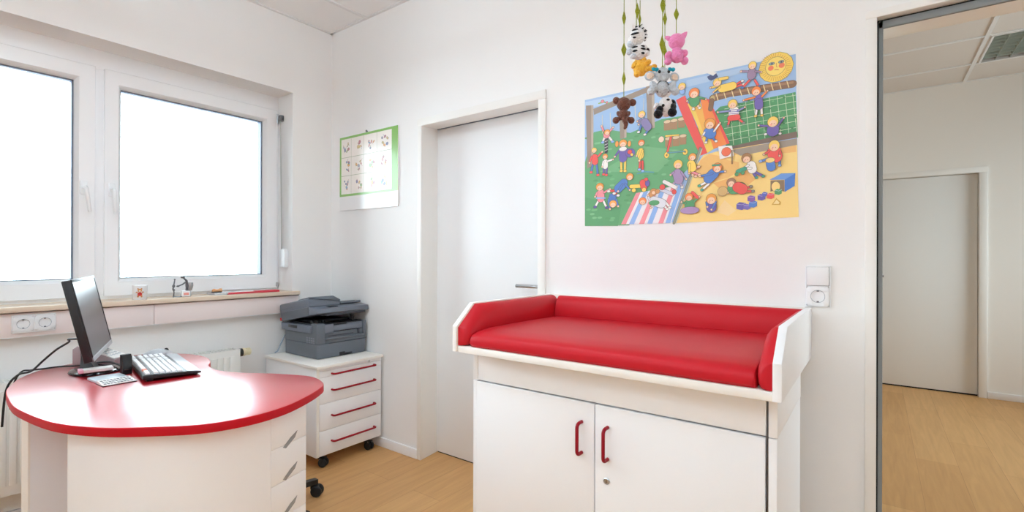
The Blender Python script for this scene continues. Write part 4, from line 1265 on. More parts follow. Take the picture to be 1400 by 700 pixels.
t = thing('metal_figurine', 'small metal wire figurine sitting by a cup on the window sill', 'figurine', (-3.12, 1.12, ZS))
y0 = 1.085; x = -3.115
g = MB()
g.tube([(x, y0, ZS), (x, y0+.003, ZS+.03), (x, y0-.002, ZS+.045), (x, y0+.002, ZS+.07), (x, y0+.006, ZS+.095)], [.0035, .003, .004, .0035, .003], 8)
g.ball((x, y0+.001, ZS+.062), (.007, .007, .009)); g.ball((x, y0+.002, ZS+.040), (.006, .006, .006)); g.ball((x, y0+.006, ZS+.098), .0045)
g.tube([(x, y0+.003, ZS+.004), (x+.01, y0+.03, ZS+.003), (x, y0+.05, ZS+.004)], .003, 8)
obj('upright_post', g, M_steel, t)
g = MB()
g.ball((x, y0+.045, ZS+.110), (.009, .011, .007)); g.tube([(x, y0+.05, ZS+.105), (x, y0+.064, ZS+.09), (x, y0+.068, ZS+.06), (x, y0+.064, ZS+.035)], [.004, .006, .007, .006], 8)
g.tube([(x, y0+.064, ZS+.085), (x, y0+.045, ZS+.07), (x, y0+.025, ZS+.062)], [.0045, .004, .003], 8)
g.ball((x, y0+.022, ZS+.061), (.006, .008, .005))
obj('seated_figure', g, M_steel, t)
g = MB().box(x-.016, x+.016, y0+.036, y0+.078, ZS+.001, ZS+.034, bev=.005)
o = obj('cup', g, M_ceramic, t)
obj('cup_print', MB().box(x+.0161, x+.0166, y0+.044, y0+.070, ZS+.01, ZS+.024), mat('print_salmon', (228, 150, 140), .6), t, smooth=False)
g = MB().lathe([(.002, 0), (.013, .004), (.02, .03), (.019, .048), (.0185, .047), (.0, .01)], c=(x-.02, y0+.085, ZS+.03))
g.box(x-.03, x-.008, y0+.06, y0+.092, ZS, ZS+.032, bev=.003)
obj('metal_shell', g, M_chrome, t)

t = thing('red_book', 'flat white book with red cover edge lying at the right end of the sill', 'book', (-3.16, 1.515, ZS))
g = MB().box(-3.235, -3.0905, 1.362, 1.670, ZS+.0025, ZS+.0105, bev=.0008)
obj('pages', g, M_paper, t)
obj('cover', MB().box(-3.238, -3.088, 1.36, 1.672, ZS, ZS+.0025, bev=.0008).box(-3.0905, -3.0875, 1.36, 1.672, ZS, ZS+.012, bev=.0008).box(-3.14, -3.088, 1.53, 1.672, ZS+.0105, ZS+.0135, bev=.0008), M_book, t)
t = thing('grey_wallet', 'thin grey card wallet on the sill beside the red book', 'wallet', (-3.15, 1.33, ZS))
obj('wallet_cover', MB().box(-3.21, -3.098, 1.292, 1.357, ZS, ZS+.004, bev=.001).box(-3.21, -3.098, 1.292, 1.357, ZS+.008, ZS+.0115, bev=.001).box(-3.21, -3.206, 1.292, 1.357, ZS, ZS+.0115, bev=.001), M_silver, t)
obj('cards', MB().box(-3.204, -3.1, 1.295, 1.354, ZS+.004, ZS+.008), M_paper, t)
t = thing('wooden_stamp', 'small wooden rubber stamp lying on the grey wallet on the sill', 'stamp', (-3.15, 1.33, ZS+.0115))
MS = Matrix.Translation((-3.155, 1.30, ZS+.0235)) @ Matrix.Rotation(-PI/2, 4, 'X')
obj('stamp_grip', MB().lathe([(0, 0), (.007, .0), (.0105, .006), (.0105, .012), (.0075, .022), (.0085, .034), (.012, .042), (.012, .05), (0, .05)], M=MS), M_wood, t)
obj('stamp_pad', MB().box(-3.172, -3.138, 1.3, 1.345, ZS+.0115, ZS+.0165, bev=.001), M_black, t)

# ------------------------------------------------------------------ on the back wall
t = thing('wall_calendar', 'green and white picture calendar hanging left of the white door', 'calendar', (-2.67, YB, 1.515))
cx0, cz0 = -2.972, 1.515
obj('backing_card', MB().box(cx0, -2.373, YB-.0075, YB-.002, cz0, 2.014, bev=.001), M_paper, t)
P = [('p', '7ab648', [0, 95, 599, 95, 599, 499, 0, 499]), ('p', 'fdf6ee', [18, 110, 540, 110, 540, 484, 18, 484]), ('p', 'f2f2f2', [0, 0, 599, 0, 599, 95, 0, 95])]
for u in (128, 262, 396): P.append(('p', '8a9a70', [u-1, 110, u+1, 110, u+1, 484, u-1, 484]))
for v in (234, 358): P.append(('p', '8a9a70', [18, v-1.2, 540, v-1.2, 540, v+1.2, 18, v+1.2]))
rr = random.Random(3)
for iu in range(4):
    for iv in range(3):
        u, v = 75+iu*133, 172+iv*124
        for k in range(6):
            cc = rr.choice(['e8a090', 'f0b060', '70a8c8', 'c07880', '90b878', '6878a0', 'e0c080'])
            a, b = u+rr.uniform(-30, 30), v+rr.uniform(-30, 30)
            P.append(('e', cc, [a, b, rr.uniform(4, 13), rr.uniform(4, 12), rr.uniform(0, 3), 1]))
            P.append(('l', rr.choice(['7890b0', 'c08070', '88a070']), [3, 0, a, b, a+rr.uniform(-22, 22), b+rr.uniform(-22, 22)]))
mesh_obj('calendar_sheet', ink_mesh(P, cx0, YB-.0076, cz0), art_mat('calendar_print', .2, 1.), t)
obj('hanging_pin', MB().lathe([(0, 0), (.003, .0), (.003, .008), (.007, .009), (.007, .012), (0, .013)], M=Matrix.Translation((-2.68, YB, 2.022)) @ Matrix.Rotation(PI/2, 4, 'X')).tube([(-2.69, YB-.006, 2.011), (-2.68, YB-.006, 2.024), (-2.67, YB-.006, 2.011)], .0012, 6), M_steel, t)

t = thing('playground_poster', 'large colourful playground picture poster on the wall above the changing table', 'poster', (-.657, YB, 1.349))
g = MB(); n = 24
rows = []
for j in range(n+1):
    u = j/n; lift = .0012+.012*max(0, (u-.9)/.1)**2*0
    rows.append(u)
obj('poster_paper', MB().box(-1.087, -.228, YB-.0016, YB-.0004, 1.349, 1.934), M_paper, t, smooth=False)
PRIMS = []
for d in POSTER: PRIMS.append(('pel'[d[0]], d[1:4], d[4:]))
mesh_obj('printed_picture', ink_mesh(PRIMS, -1.087, YB-.0017, 1.349), art_mat('poster_print', .45, .0), t)

# ------------------------------------------------------------------ changing table
t = thing('changing_table', 'white changing table cabinet with two red-handled doors and padded red rim', 'changing table', (-.72, 1.65, 0))
cl, cr, cf, cb = -1.23, -.204, 1.42, 1.90
obj('plinth', MB().box(cl+.01, cr-.01, cf+.06, cb-.01, 0, .08), M_white, t)
g = MB()
g.box(cl, cl+.02, cf+.004, cb, .08, .738, bev=.0012); g.box(cr-.02, cr, cf+.004, cb, .08, .738, bev=.0012)
g.box(cl+.019, cr-.019, cf+.03, cb-.002, .08, .10); g.box(cl+.019, cr-.019, cf+.03, cb-.002, .716, .737); g.box(cl+.019, cr-.019, cb-.012, cb-.003, .09, .73)
obj('carcass', g, M_white, t)
g = MB()
g.box(cl-.001, cl+.02, cf+.004, cb, .741, .8525, bev=.0012); g.box(cr-.02, cr+.001, cf+.004, cb, .741, .8525, bev=.0012)
g.box(cl+.0205, cr-.0265, cf+.006, cf+.024, .742, .8525, bev=.001); g.box(cl+.019, cr-.019, cb-.018, cb-.002, .742, .85)
obj('top_box', g, M_white, t)
obj('shadow_gap', MB().box(cr-.027, cr-.0195, cf+.022, cf+.03, .09, .85), M_steel, t, smooth=False)
for s, (x0, x1, hx) in enumerate(((cl+.0215, -.7215, -.765), (-.7175, cr-.0275, -.674))):
    d = obj('door', MB().box(x0, x1, cf, cf+.019, .086, .737, bev=.0015), M_white, t)
    g = MB()
    g.tube(arc_handle((hx, cf+.002, .674), (hx, cf+.002, .575), (0, -.034, 0), .0055, bend=.014), .0056, 12)
    obj('handle', g, M_handle, d)
    if s:
        ML = Matrix.Translation((-.677, cf, .506)) @ MY
        g = MB().lathe([(0, 0), (.0105, 0), (.0105, .0025), (.0085, .0045), (.0075, .003), (0, .003)], M=ML)
        lk = obj('lock', g, M_chrome, d)
        obj('keyhole', MB().box(-.0012, .0012, -.005, .005, .0028, .0036, M=ML), M_black, lk, smooth=False)
obj('tray_board', MB().box(-1.2445, -.2035, 1.352, 2.015, .8525, .8765, bev=.0015), M_edge, t)
sp = [(2.025, .855), (1.345, .855), (1.345, .948), (1.44, 1.029), (2.025, 1.029)]
obj('side_panel', MB().prism(sp, -1.265, -1.2445, 'x', bev=.0015), M_edge, t)
obj('side_panel', MB().prism(sp, -.2035, -.183, 'x', bev=.0015), M_white, t)
obj('back_panel', MB().box(-1.244, -.204, 2.006, 2.025, .8765, 1.029, bev=.0015), M_edge, t)
# padded rim
def side_pad(xw, sgn, th, y_end):
    # cross-sections along y: flat against the panel, bulging inwards, thinning to the top edge
    rings = []
    for y, ts in ((1.3525, .55), (1.356, .8), (1.364, .93), (1.38, 1), (1.41, 1), (1.446, 1), (1.6, 1), (1.8, 1), (y_end, 1)):
        zt = 1.0245 if y >= 1.446 else .945+(1.0245-.945)*max(0, y-1.354)/(1.446-1.354)
        h = zt-.879
        sec = [(0, 0), (.62, 0), (.86, .06), (.97, .2), (1, .38), (.98, .55), (.88, .72), (.70, .86), (.45, .96), (.22, 1), (0, 1)]
        rings.append([(xw+sgn*th*ts*u, y, .879+h*v) for u, v in sec])
    return MB().loft(rings)
obj('padded_rim', side_pad(-1.2437, 1, .049, 2.0025), M_vinyl, t)
obj('padded_rim', side_pad(-.2043, -1, .037, 1.9495), M_vinyl, t)
sec = [(0, 0), (.62, 0), (.9, .06), (1, .2), (1, .42), (.94, .6), (.82, .76), (.62, .9), (.4, .98), (.2, 1), (0, 1)]
rings = [[(x, 2.0045-.054*u, .879+.1455*v) for u, v in sec] for x in (-1.193, -.9, -.6, -.2055)]
obj('padded_rim', MB().loft(rings), M_vinyl, t)

t = thing('changing_mat', 'thick red vinyl changing mat filling the tray of the white changing table', 'mat', (-.72, 1.65, .8765))
sec = [(1.362, .8775), (1.3535, .886), (1.352, .900), (1.356, .914), (1.366, .924), (1.39, .931), (1.43, .9365), (1.455, .9385), (1.56, .9395), (1.75, .9385), (1.90, .936), (1.9485, .934), (1.9485, .8775)]
rings = []
xs = [-1.1925, -1.188, -1.181, -1.15, -1.05, -.9, -.72, -.54, -.4, -.30, -.253, -.2465, -.243]
for k, x in enumerate(xs):
    e = min(k, len(xs)-1-k); dz = (.016, .006, .002, .0)[min(e, 3)]; dy = (.008, .003, .001, 0)[min(e, 3)]
    rr = random.Random(k)
    rings.append([(x, y+(dy if y < 1.4 else 0), max(.8775, z-dz*((z-.8775)/.06)+(rr.uniform(-.0002, .0002) if .93 < z else 0))) for y, z in sec])
obj('mat_cover', MB().loft(rings), M_vinyl, t)

# ------------------------------------------------------------------ drawer pedestal on castors
t = thing('drawer_cabinet', 'white rolling drawer cabinet with red handles below the printer', 'drawer cabinet', (-2.77, 1.795, 0))
fx, bx, py0, py1 = -2.51, -3.06, 1.572, 2.018
obj('top_board', MB().box(bx-.005, fx+.016, py0-.008, py1+.006, .5715, .588, bev=.002), M_edge, t)
g = MB()
g.box(bx, fx, py0, py0+.018, .076, .5715, bev=.001); g.box(bx, fx-.02, py1-.018, py1, .076, .5715, bev=.001)
g.box(bx, fx-.02, py0+.017, py1-.017, .076, .092); g.box(bx, bx+.01, py0+.017, py1-.017, .09, .57); g.box(fx-.03, fx-.02, py0+.017, py1-.017, .09, .5715)
obj('carcass', g, M_white, t)
obj('edge_strip', MB().box(fx-.0005, fx+.0012, py0+.0005, py0+.0175, .077, .571), M_edge, t, smooth=False)
def drawer(z0, z1, hz, name='drawer'):
    d = obj(name, MB().box(fx-.019, fx+.0005, py0+.0195, py1, z0, z1, bev=.0012), M_white, t)
    if hz:
        P = arc_handle((fx, 1.668, hz), (fx, 1.962, hz), (.026, 0, 0), .006, bend=.012)
        obj('handle', MB().tube(P, .0056, 12), M_handle, d)
    return d
d = drawer(.5535, .5705, None, 'lock_rail')
ML = Matrix.Translation((fx, 1.925, .5625)) @ MX
lk = obj('lock', MB().lathe([(0, 0), (.0085, 0), (.0085, .003), (.006, .005), (0, .004)], M=ML), M_chrome, d)
drawer(.5215, .5515, .5335); drawer(.3705, .5195, .442); drawer(.2185, .3685, .296); drawer(.078, .2165, .150)
for (x, y, a) in ((-2.555, 1.637, .5), (-2.555, 1.955, .2), (-3.0, 1.637, .4), (-3.0, 1.955, -.3)):
    MC = Matrix.Translation((x, y, 0)) @ Matrix.Rotation(a, 4, 'Z')
    g = MB()
    for s in (-1, 1):
        g.lathe([(0, -.008), (.016, -.008), (.0235, -.0065), (.0255, -.003), (.0255, .003), (.0235, .0065), (.016, .008), (0, .008)], M=MC @ Matrix.Translation((.008, s*.0125, .0255)) @ Matrix.Rotation(PI/2, 4, 'X'), seg=24)
    g.box(-.012, .014, -.0045, .0045, .022, .06, bev=.003, M=MC)
    g.box(-.014, .02, -.022, .022, .047, .0535, bev=.003, M=MC); g.lathe([(0, .05), (.01, .05), (.01, .0765), (0, .0765)], M=MC, seg=16)
    obj('caster', g, M_rubber, t)

# ------------------------------------------------------------------ multifunction printer, scanner unit tilted open
PZ = .588
t = thing('printer', 'dark grey multifunction printer with open scanner unit, on the drawer cabinet', 'printer', (-2.86, 1.85, PZ))
X0, Xb, Y0, Y1 = -2.662, -3.035, 1.676, 2.020
def rounded(x0, x1, y0, y1, r, n=6, cut=None):
    P = []
    for cx, cy, a in ((x1-r, y1-r, 0), (x0+r, y1-r, PI/2), (x0+r, y0+r, PI), (x1-r, y0+r, 1.5*PI)):
        for k in range(n+1): P.append((cx+r*math.cos(a+k*PI/2/n), cy+r*math.sin(a+k*PI/2/n)))
    return P
g = MB()
g.prism(rounded(Xb, X0, Y0, Y1, .018), PZ+.003, PZ+.088, bev=.002)
g.box(Xb+.03, X0-.03, Y0+.03, Y1-.03, PZ, PZ+.004)
tr = obj('paper_tray', g, M_print, t)
obj('tray_grip', MB().box(X0-.001, X0+.0008, 1.822, 1.914, PZ+.004, PZ+.026, bev=.004), M_black, tr)
obj('tray_grip_lip', MB().box(X0-.001, X0+.003, 1.86, 1.914, PZ+.018, PZ+.027, bev=.001), M_print, tr)
g = MB()
g.prism(rounded(Xb, X0-.012, Y0+.001, Y1-.001, .012), PZ+.090, PZ+.152)
g.prism([(X0-.07, Y0), (X0-.012, Y0), (X0-.003, Y0+.008), (X0, Y0+.02), (X0, Y0+.046), (X0-.07, Y0+.046)], PZ+.090, PZ+.212, bev=.002)   # left front column
g.box(X0-.06, X0, Y1-.022, Y1, PZ+.090, PZ+.206, bev=.004)                      # right front column
g.box(X0-.06, X0-.001, Y0+.04, Y1-.015, PZ+.090, PZ+.112, bev=.003)              # below the output slot
obj('body', g, M_print, t)
g = MB()
g.prism(rounded(Xb-.025, X0-.058, Y0-.012, Y1+.004, .014), PZ+.152, PZ+.1965, bev=.004)
ld = obj('body_ledge', g, M_printl, t)
obj('grip_recess', MB().box(-2.966, -2.868, Y0-.0135, Y0-.008, PZ+.172, PZ+.190, bev=.001), M_black, ld)
g = MB()
for k in range(4):
    for j in range(3): g.box(-2.782+k*.0225, -2.765+k*.0225, Y0-.0012, Y0+.002, PZ+.085+.006+j*.0135, PZ+.099+j*.0135)
obj('side_vent', g, mat('vent_grey', (132, 138, 148), .5), t, smooth=False)
g = MB()
g.box(X0-.055, X0-.022, Y0+.044, Y1-.02, PZ+.112, PZ+.205)
obj('output_recess', g, M_black, t, smooth=False)
g = MB()
g.box(X0-.024, X0-.010, Y0+.046, Y1-.022, PZ+.158, PZ+.192, bev=.003)
g.box(X0-.024, X0-.006, Y0+.046, Y0+.11, PZ+.15, PZ+.204, bev=.003); g.box(X0-.024, X0-.012, Y0+.21, Y1-.022, PZ+.165, PZ+.198, bev=.002)
obj('front_cover', g, M_printl, t)
g = MB(); g.tube([(X0-.03, Y0+.05, PZ+.112), (X0+.004, Y0+.052, PZ+.116), (X0+.006, Y0+.07, PZ+.117), (X0+.006, Y1-.04, PZ+.117), (X0+.003, Y1-.026, PZ+.117), (X0-.03, Y1-.024, PZ+.113)], .006, 10)
obj('output_bar', g, M_print, t)
g = MB(); g.box(X0-.022, X0-.014, Y0+.06, Y1-.05, PZ+.126, PZ+.150, bev=.002); g.box(X0-.02, X0-.008, Y1-.06, Y1-.045, PZ+.125, PZ+.156, bev=.002); g.box(X0-.018, X0-.011, Y0+.075, Y1-.09, PZ+.130, PZ+.134)
obj('manual_slot', g, M_printd, t)
g = MB(); g.box(Xb+.03, X0-.06, Y0+.02, Y1-.02, PZ+.196, PZ+.206); g.tube([(X0-.12, Y0+.03, PZ+.212), (X0-.12, Y1-.05, PZ+.212)], .012, 12); g.box(Xb+.06, X0-.15, Y0+.05, Y1-.06, PZ+.205, PZ+.218, bev=.004)
for k in range(5): g.box(X0-.10, X0-.08, Y0+.02+k*.02, Y0+.03+k*.02, PZ+.2, PZ+.218+.004*(k % 2), bev=.001)
obj('inner_mechanism', g, M_black, t)
# the tilted scanner unit, hinged at the back
MT = Matrix.Translation((-3.052, 0, PZ+.2)) @ Matrix.Rotation(math.radians(-10.5), 4, 'Y')
Ls, Wa, Wb = .402, Y0-.016, Y1+.012
g = MB()
g.prism(rounded(0, Ls-.075, Wa, Wb, .012), 0, .052, bev=.003, M=MT)
sc = obj('scanner_unit', g, M_print, t)
MF = MT @ Matrix.Translation((Ls-.078, 0, 0)) @ Matrix.Rotation(math.radians(10.5), 4, 'Y')
obj('control_panel', MB().prism([(0, .002), (.075, .012), (.082, .02), (.078, .044), (0, .052)], Wa, Wb, 'y', bev=.004, M=MF), M_printl, sc)
obj('panel_underside', MB().box(.005, .076, Wa+.07, Wb-.02, -.002, .012, bev=.002, M=MF), M_printd, sc)
obj('control_display', MB().box(.02, .06, Wa+.10, Wa+.16, .0475, .051, bev=.001, M=MF @ Matrix.Rotation(0, 4, 'Y')), M_blackg, sc)
g = MB()
g.prism([(Wa+.001, .052), (Wa+.001, .100), (Wa+.008, .106), (Wa+.165, .106), (Wa+.215, .078), (Wa+.215, .052)], .004, .335, 'x', bev=.004, M=MT)
ad = obj('document_feeder', g, M_printl, sc)
g = MB()
for k in range(3): g.box(.03, .33, Wa-.0004, Wa+.002, .014+k*.028, .016+k*.028, M=MT)
obj('side_groove', g, M_print, sc, smooth=False)
obj('feeder_cover', MB().prism([(Wa+.004, .103), (Wa+.004, .110), (Wa+.165, .110), (Wa+.213, .083), (Wa+.213, .074)], .22, .345, 'x', bev=.003, M=MT), M_print, ad)
obj('document_tray', MB().box(.06, .34, Wa+.215, Wb-.006, .056, .070, bev=.003, M=MT).box(.1, .3, Wa+.225, Wb-.02, .07, .076, bev=.002, M=MT), M_print, sc)
obj('paper_guide', MB().box(.16, .2, Wa+.19, Wa+.235, .098, .103, bev=.001, M=MT @ Matrix.Translation((0, 0, .004))), M_silver, sc)
obj('red_tag', MB().box(-.001, .016, Wa-.0012, Wa+.001, .004, .022, M=MT), M_redp, sc, smooth=False, label='small red tag')
g = MB(); g.tube([(X0-.075, Y1-.045, PZ+.2), (X0-.098, Y1-.05, PZ+.262)], .010, 10)
obj('prop_arm', g, M_black, t)
obj('power_cord', MB().tube([(Xb+.005, Y0+.03, PZ+.12), (Xb-.02, Y0+.015, PZ+.11), (Xb-.03, Y0-.005, PZ+.06), (Xb-.028, Y0-.03, PZ+.012), (Xb-.02, Y0-.05, PZ+.007)], .004, 8), mat('cord_grey', (150, 166, 184), .5), t)

# ------------------------------------------------------------------ kidney-shaped desk
t = thing('desk', 'kidney-shaped desk with glossy red top on a white drawer drum', 'desk', (-2.0, .65, 0))
OUT = [(-2.376, .332), (-2.24, .320), (-2.108, .317), (-1.911, .338), (-1.787, .370), (-1.669, .430), (-1.583, .502), (-1.513, .572), (-1.476, .640), (-1.460, .725), (-1.475, .821), (-1.521, .917), (-1.575, .998), (-1.630, 1.05), (-1.735, 1.080), (-1.816, 1.066), (-1.938, 1.010), (-2.05, .945), (-2.165, .912), (-2.273, .925), (-2.36, .966), (-2.474, .995), (-2.613, .981), (-2.741, .913), (-2.795, .82), (-2.805, .70), (-2.785, .593), (-2.735, .49), (-2.661, .43), (-2.575, .387), (-2.469, .351)]
P = [tuple(p) for p in spline([(x, y, 0) for x, y in OUT], 5)]
g = MB().prism([(p[0], p[1]) for p in P], .7135, .740, 'z', bev=.003, seg=3)
for fc in g.bm.faces:
    if abs(fc.normal.z) < .8: fc.material_index = 1
obj('desk_top', g, [M_red, M_rededge], t)
front = [tuple(p) for p in spline([(-1.87, .387, 0), (-1.76, .422, 0), (-1.66, .478, 0), (-1.585, .548, 0), (-1.535, .628, 0), (-1.510, .71, 0), (-1.505, .788, 0)], 6, closed=False)]
front = [(p[0], p[1]) for p in front]
inner = [(x-.02 if k > 6 else x-.012, y+.016) for k, (x, y) in enumerate(front)]
obj('drum_panel', MB().prism(front+inner[::-1], .02, .7135, 'z'), M_white, t)
A, B = Vector((-1.505, .7895)), Vector((-1.546, .931))
dv = (B-A).normalized(); nv = Vector((dv.y, -dv.x))
MD = Matrix(((dv.x, 0, nv.x, A.x), (dv.y, 0, nv.y, A.y), (0, 1, 0, 0), (0, 0, 0, 1)))      # local x along the face, y up, z outwards
L = (B-A).length
zs = [.712, .602, .488, .374, .258, .022]
for k in range(5):
    d = obj('drawer', MB().box(.0005, L, zs[k+1]+.0005, zs[k]-.0005, -.02, 0, bev=.001, M=MD), M_white, t)
    if k < 4:
        zb = (.592, .490, .378, .264)[k]
        g = MB().prism([(.0467, zb+.004), (.0585, zb-.002), (.097, zb+.021), (.107, zb+.040), (.077, zb+.026)], -.001, .0012, 'z', M=MD)
        obj('finger_pull', g, mat('finger_pull_shade', (146, 146, 148), .5), d, smooth=False)  # grey plate painted for the shaded inside of the finger cut
g = MB()
g.prism([(-1.872, .40), (-1.86, .40), (-1.86, .94), (-1.872, .94)], .02, .7135); g.prism([(-1.86, .925), (B.x-.012, B.y-.018), (B.x-.012, B.y-.002), (-1.86, .945)], .02, .7135)
obj('drum_back', g, M_white, t)
obj('leg_panel', MB().prism([(-2.362, .3695), (-2.336, .381), (-2.336, .86), (-2.362, .86)], .0, .7135, bev=.002), M_white, t)
obj('leg_edge_strip', MB().prism([(-2.3625, .3685), (-2.3350, .3805), (-2.3350, .386), (-2.3635, .374)], .001, .7132), M_edge, t)
obj('rear_leg', MB().box(-2.74, -2.70, .68, .78, 0, .7135, bev=.004), M_white, t)
g = MB()
for x, y in ((-1.66, .55), (-1.62, .86), (-1.83, .88), (-1.83, .47)): g.lathe([(0, 0), (.02, 0), (.02, .02), (0, .02)], c=(x, y, 0), seg=16)
g.box(-1.85, -1.57, .5, .9, .019, .03)
obj('base_feet', g, M_black, t)

# ------------------------------------------------------------------ on the desk
DZ_ = .740
t = thing('monitor', 'thin black and silver computer monitor seen nearly edge-on on the red desk', 'monitor', (-2.53, .615, DZ_), math.radians(159))
TL = Matrix.Translation((0, -.0165, .072)) @ Matrix.Rotation(math.radians(-12), 4, 'X')
x0, x1, hh = -.2075, .262, .312
g = MB().box(x0, x1, .0025, .030, 0, hh, bev=.004, M=TL).box(x0+.17, x1-.10, .028, .046, .03, hh-.06, bev=.008, M=TL)
bd = obj('casing', g, M_black, t, local=True)
obj('lower_bezel', MB().box(x0, x1, -.0012, .004, 0, .0172, bev=.0008, M=TL), M_silver, bd, local=True)
g = MB()
g.box(x0, x1, -.001, .004, hh-.011, hh, bev=.0008, M=TL)
g.box(x0, x0+.009, -.001, .004, .0, hh, bev=.0008, M=TL); g.box(x1-.009, x1, -.001, .004, .0, hh, bev=.0008, M=TL)
obj('bezel', g, M_black, bd, local=True)
obj('screen', MB().box(x0+.008, x1-.008, .0008, .0024, .016, hh-.01, M=TL), mat('screen_panel', (92, 94, 100), .3, spec=.9), bd, smooth=False, local=True)  # base colour lightened to stand in for the window's reflection
g = MB().loft([[(.03+.035*sx, .032, .14) for sx in (-1, 1)]+[(.03+.035*sx, .055, .14) for sx in (1, -1)], [(.015+.03*sx, .03, .06) for sx in (-1, 1)]+[(.015+.03*sx, .05, .06) for sx in (1, -1)], [(.0+.04*sx, .0, .012) for sx in (-1, 1)]+[(.0+.04*sx, .05, .012) for sx in (1, -1)]])
obj('stand_neck', g, M_black, t, local=True)
g = MB()
k = 48
g.loft([[(r*.108*math.cos(2*PI*q/k), r*.09*math.sin(2*PI*q/k), z) for q in range(k)] for r, z in ((.9, 0), (.99, .001), (1, .005), (.97, .010), (.8, .013), (.1, .0145))])
obj('stand_base', g, M_blackg, t, local=True)

t = thing('keyboard', 'black keyboard with white keys and silver palm rest on the red desk', 'keyboard', (-2.372, .787, DZ_), math.radians(170.2))
g = MB()
g.prism([(-.092, .008), (-.090, .015), (-.045, .021), (.09, .027), (.094, .024), (.094, .010)], -.235, .235, 'x', bev=.003)
g.box(-.22, .22, .06, .08, 0, .012, bev=.002); g.box(-.22, .22, -.08, -.07, 0, .010, bev=.002)
kb = obj('keyboard_body', g, M_black, t, local=True)
obj('palm_rest', MB().prism([(-.0915, .014), (-.089, .0175), (-.047, .0225), (-.0455, .0215)], -.232, .232, 'x', bev=.001), mat('palm_silver', (200, 202, 208), .25), t, local=True)
blocks = [MB(), MB(), MB()]; orange = []
ry = [.078, .052, .033, .014, -.005, -.024]
for r, y in enumerate(ry):
    z = .0215+(y+.045)*.045
    if r == 5: ks = [(-.222, .022), (-.197, .022), (-.172, .022), (-.147, .108), (-.035, .022), (-.010, .022), (.015, .022), (.058, .0165), (.077, .0165), (.096, .0165), (.136, .034), (.174, .0165), (.193, .030)]
    else:
        ks = [(-.222+.019*k+(0, 0, .006, .01, .016, 0)[r]*(k > 0), .0165+((0, 0, .006, .01, .016, 0)[r] if k == 0 else 0)) for k in range(13)]+[(.026, .024)]+[(.058+.019*k, .0165) for k in range(3)]+[(.136+.019*k, .0165) for k in range(4)]
    for k, (x, w) in enumerate(ks):
        gg = blocks[0 if x < .055 else 1 if x < .125 else 2]
        if r == 0 and k in (3, 4): gg = MB(); orange.append(gg)
        zz = z-.001
        gg.loft([[(x, y-.0076, zz), (x+w-.001, y-.0076, zz), (x+w-.001, y+.0074, zz), (x, y+.0074, zz)], [(x+.0015, y-.006, zz+.0068), (x+w-.0025, y-.006, zz+.0068), (x+w-.0025, y+.0062, zz+.0068), (x+.0015, y+.0062, zz+.0068)]])
for gg in blocks: obj('key_block', gg, M_key, t, smooth=False, local=True)
for gg in orange: obj('function_key', gg, M_orange, t, smooth=False, local=True, label='orange key')

t = thing('card_reader', 'small upright black box standing between monitor and keyboard', 'card reader', (-2.37, .664, DZ_), math.radians(10))
obj('reader_body', MB().prism([(-.011, 0), (.011, 0), (.011, .066), (.004, .078), (-.011, .078)], -.0165, .0165, 'y', bev=.002), M_black, t, local=True)
obj('reader_slot', MB().box(.0108, .0116, -.011, .011, .018, .022), M_steel, t, smooth=False, local=True)

t = thing('pocket_calculator', 'small flat grey device lying on the red desk in front of the monitor base', 'calculator', (-2.285, .597, DZ_), math.radians(92))
obj('calculator_body', MB().box(-.05, .05, -.02, .085, .0005, .010, bev=.003), mat('calculator_grey', (186, 200, 208), .35), t, local=True)
lp = obj('key_panel', MB().prism([(-.083, .001), (-.018, .001), (-.018, .013), (-.083, .005)], -.05, .05, 'x', bev=.001), M_paper, t, local=True)
g = MB()
for k in range(3):
    for j in range(9): g.box(-.044+j*.0098, -.037+j*.0098, -.075+k*.019, -.064+k*.019, .006+k*.0022, .0078+k*.0022)
obj('key_rows', g, M_steel, lp, smooth=False, local=True)
obj('panel_base', MB().box(-.0515, .0515, -.0855, -.015, .0, .0028, bev=.001), M_black, t, local=True)

t = thing('note_pad', 'pink and white paper note pad resting on the black monitor base', 'note pad', (-2.455, .585, DZ_+.0145), math.radians(82))
obj('white_sheets', MB().box(-.032, .058, -.024, .026, 0, .011, bev=.0006), M_paper, t, local=True)
obj('pink_sheets', MB().box(-.046, -.0325, -.024, .026, 0, .012, bev=.0006), M_pink, t, local=True)

t = thing('desk_telephone', 'mauve and white desk telephone behind the monitor', 'telephone', (-2.715, .675, DZ_), math.radians(41))
ph = obj('telephone_body', MB().prism([(-.085, 0), (.085, 0), (.085, .02), (-.068, .078), (-.085, .066)], -.05, .036, 'y', bev=.004), M_mauve, t, local=True)
MPh = Matrix.Translation((-.066, 0, .0785)) @ Matrix.Rotation(math.atan2(.058, .153), 4, 'Y')
obj('key_panel', MB().box(.002, .158, -.048, .034, -.001, .004, bev=.0015, M=MPh), M_paper, ph, local=True)
g = MB()
for k in range(6):
    for j in range(4): g.box(.035+k*.018, .046+k*.018, -.036+j*.017, -.026+j*.017, .0035, .0056, bev=.0008, M=MPh)
obj('telephone_keys', g, M_silver, ph, local=True)

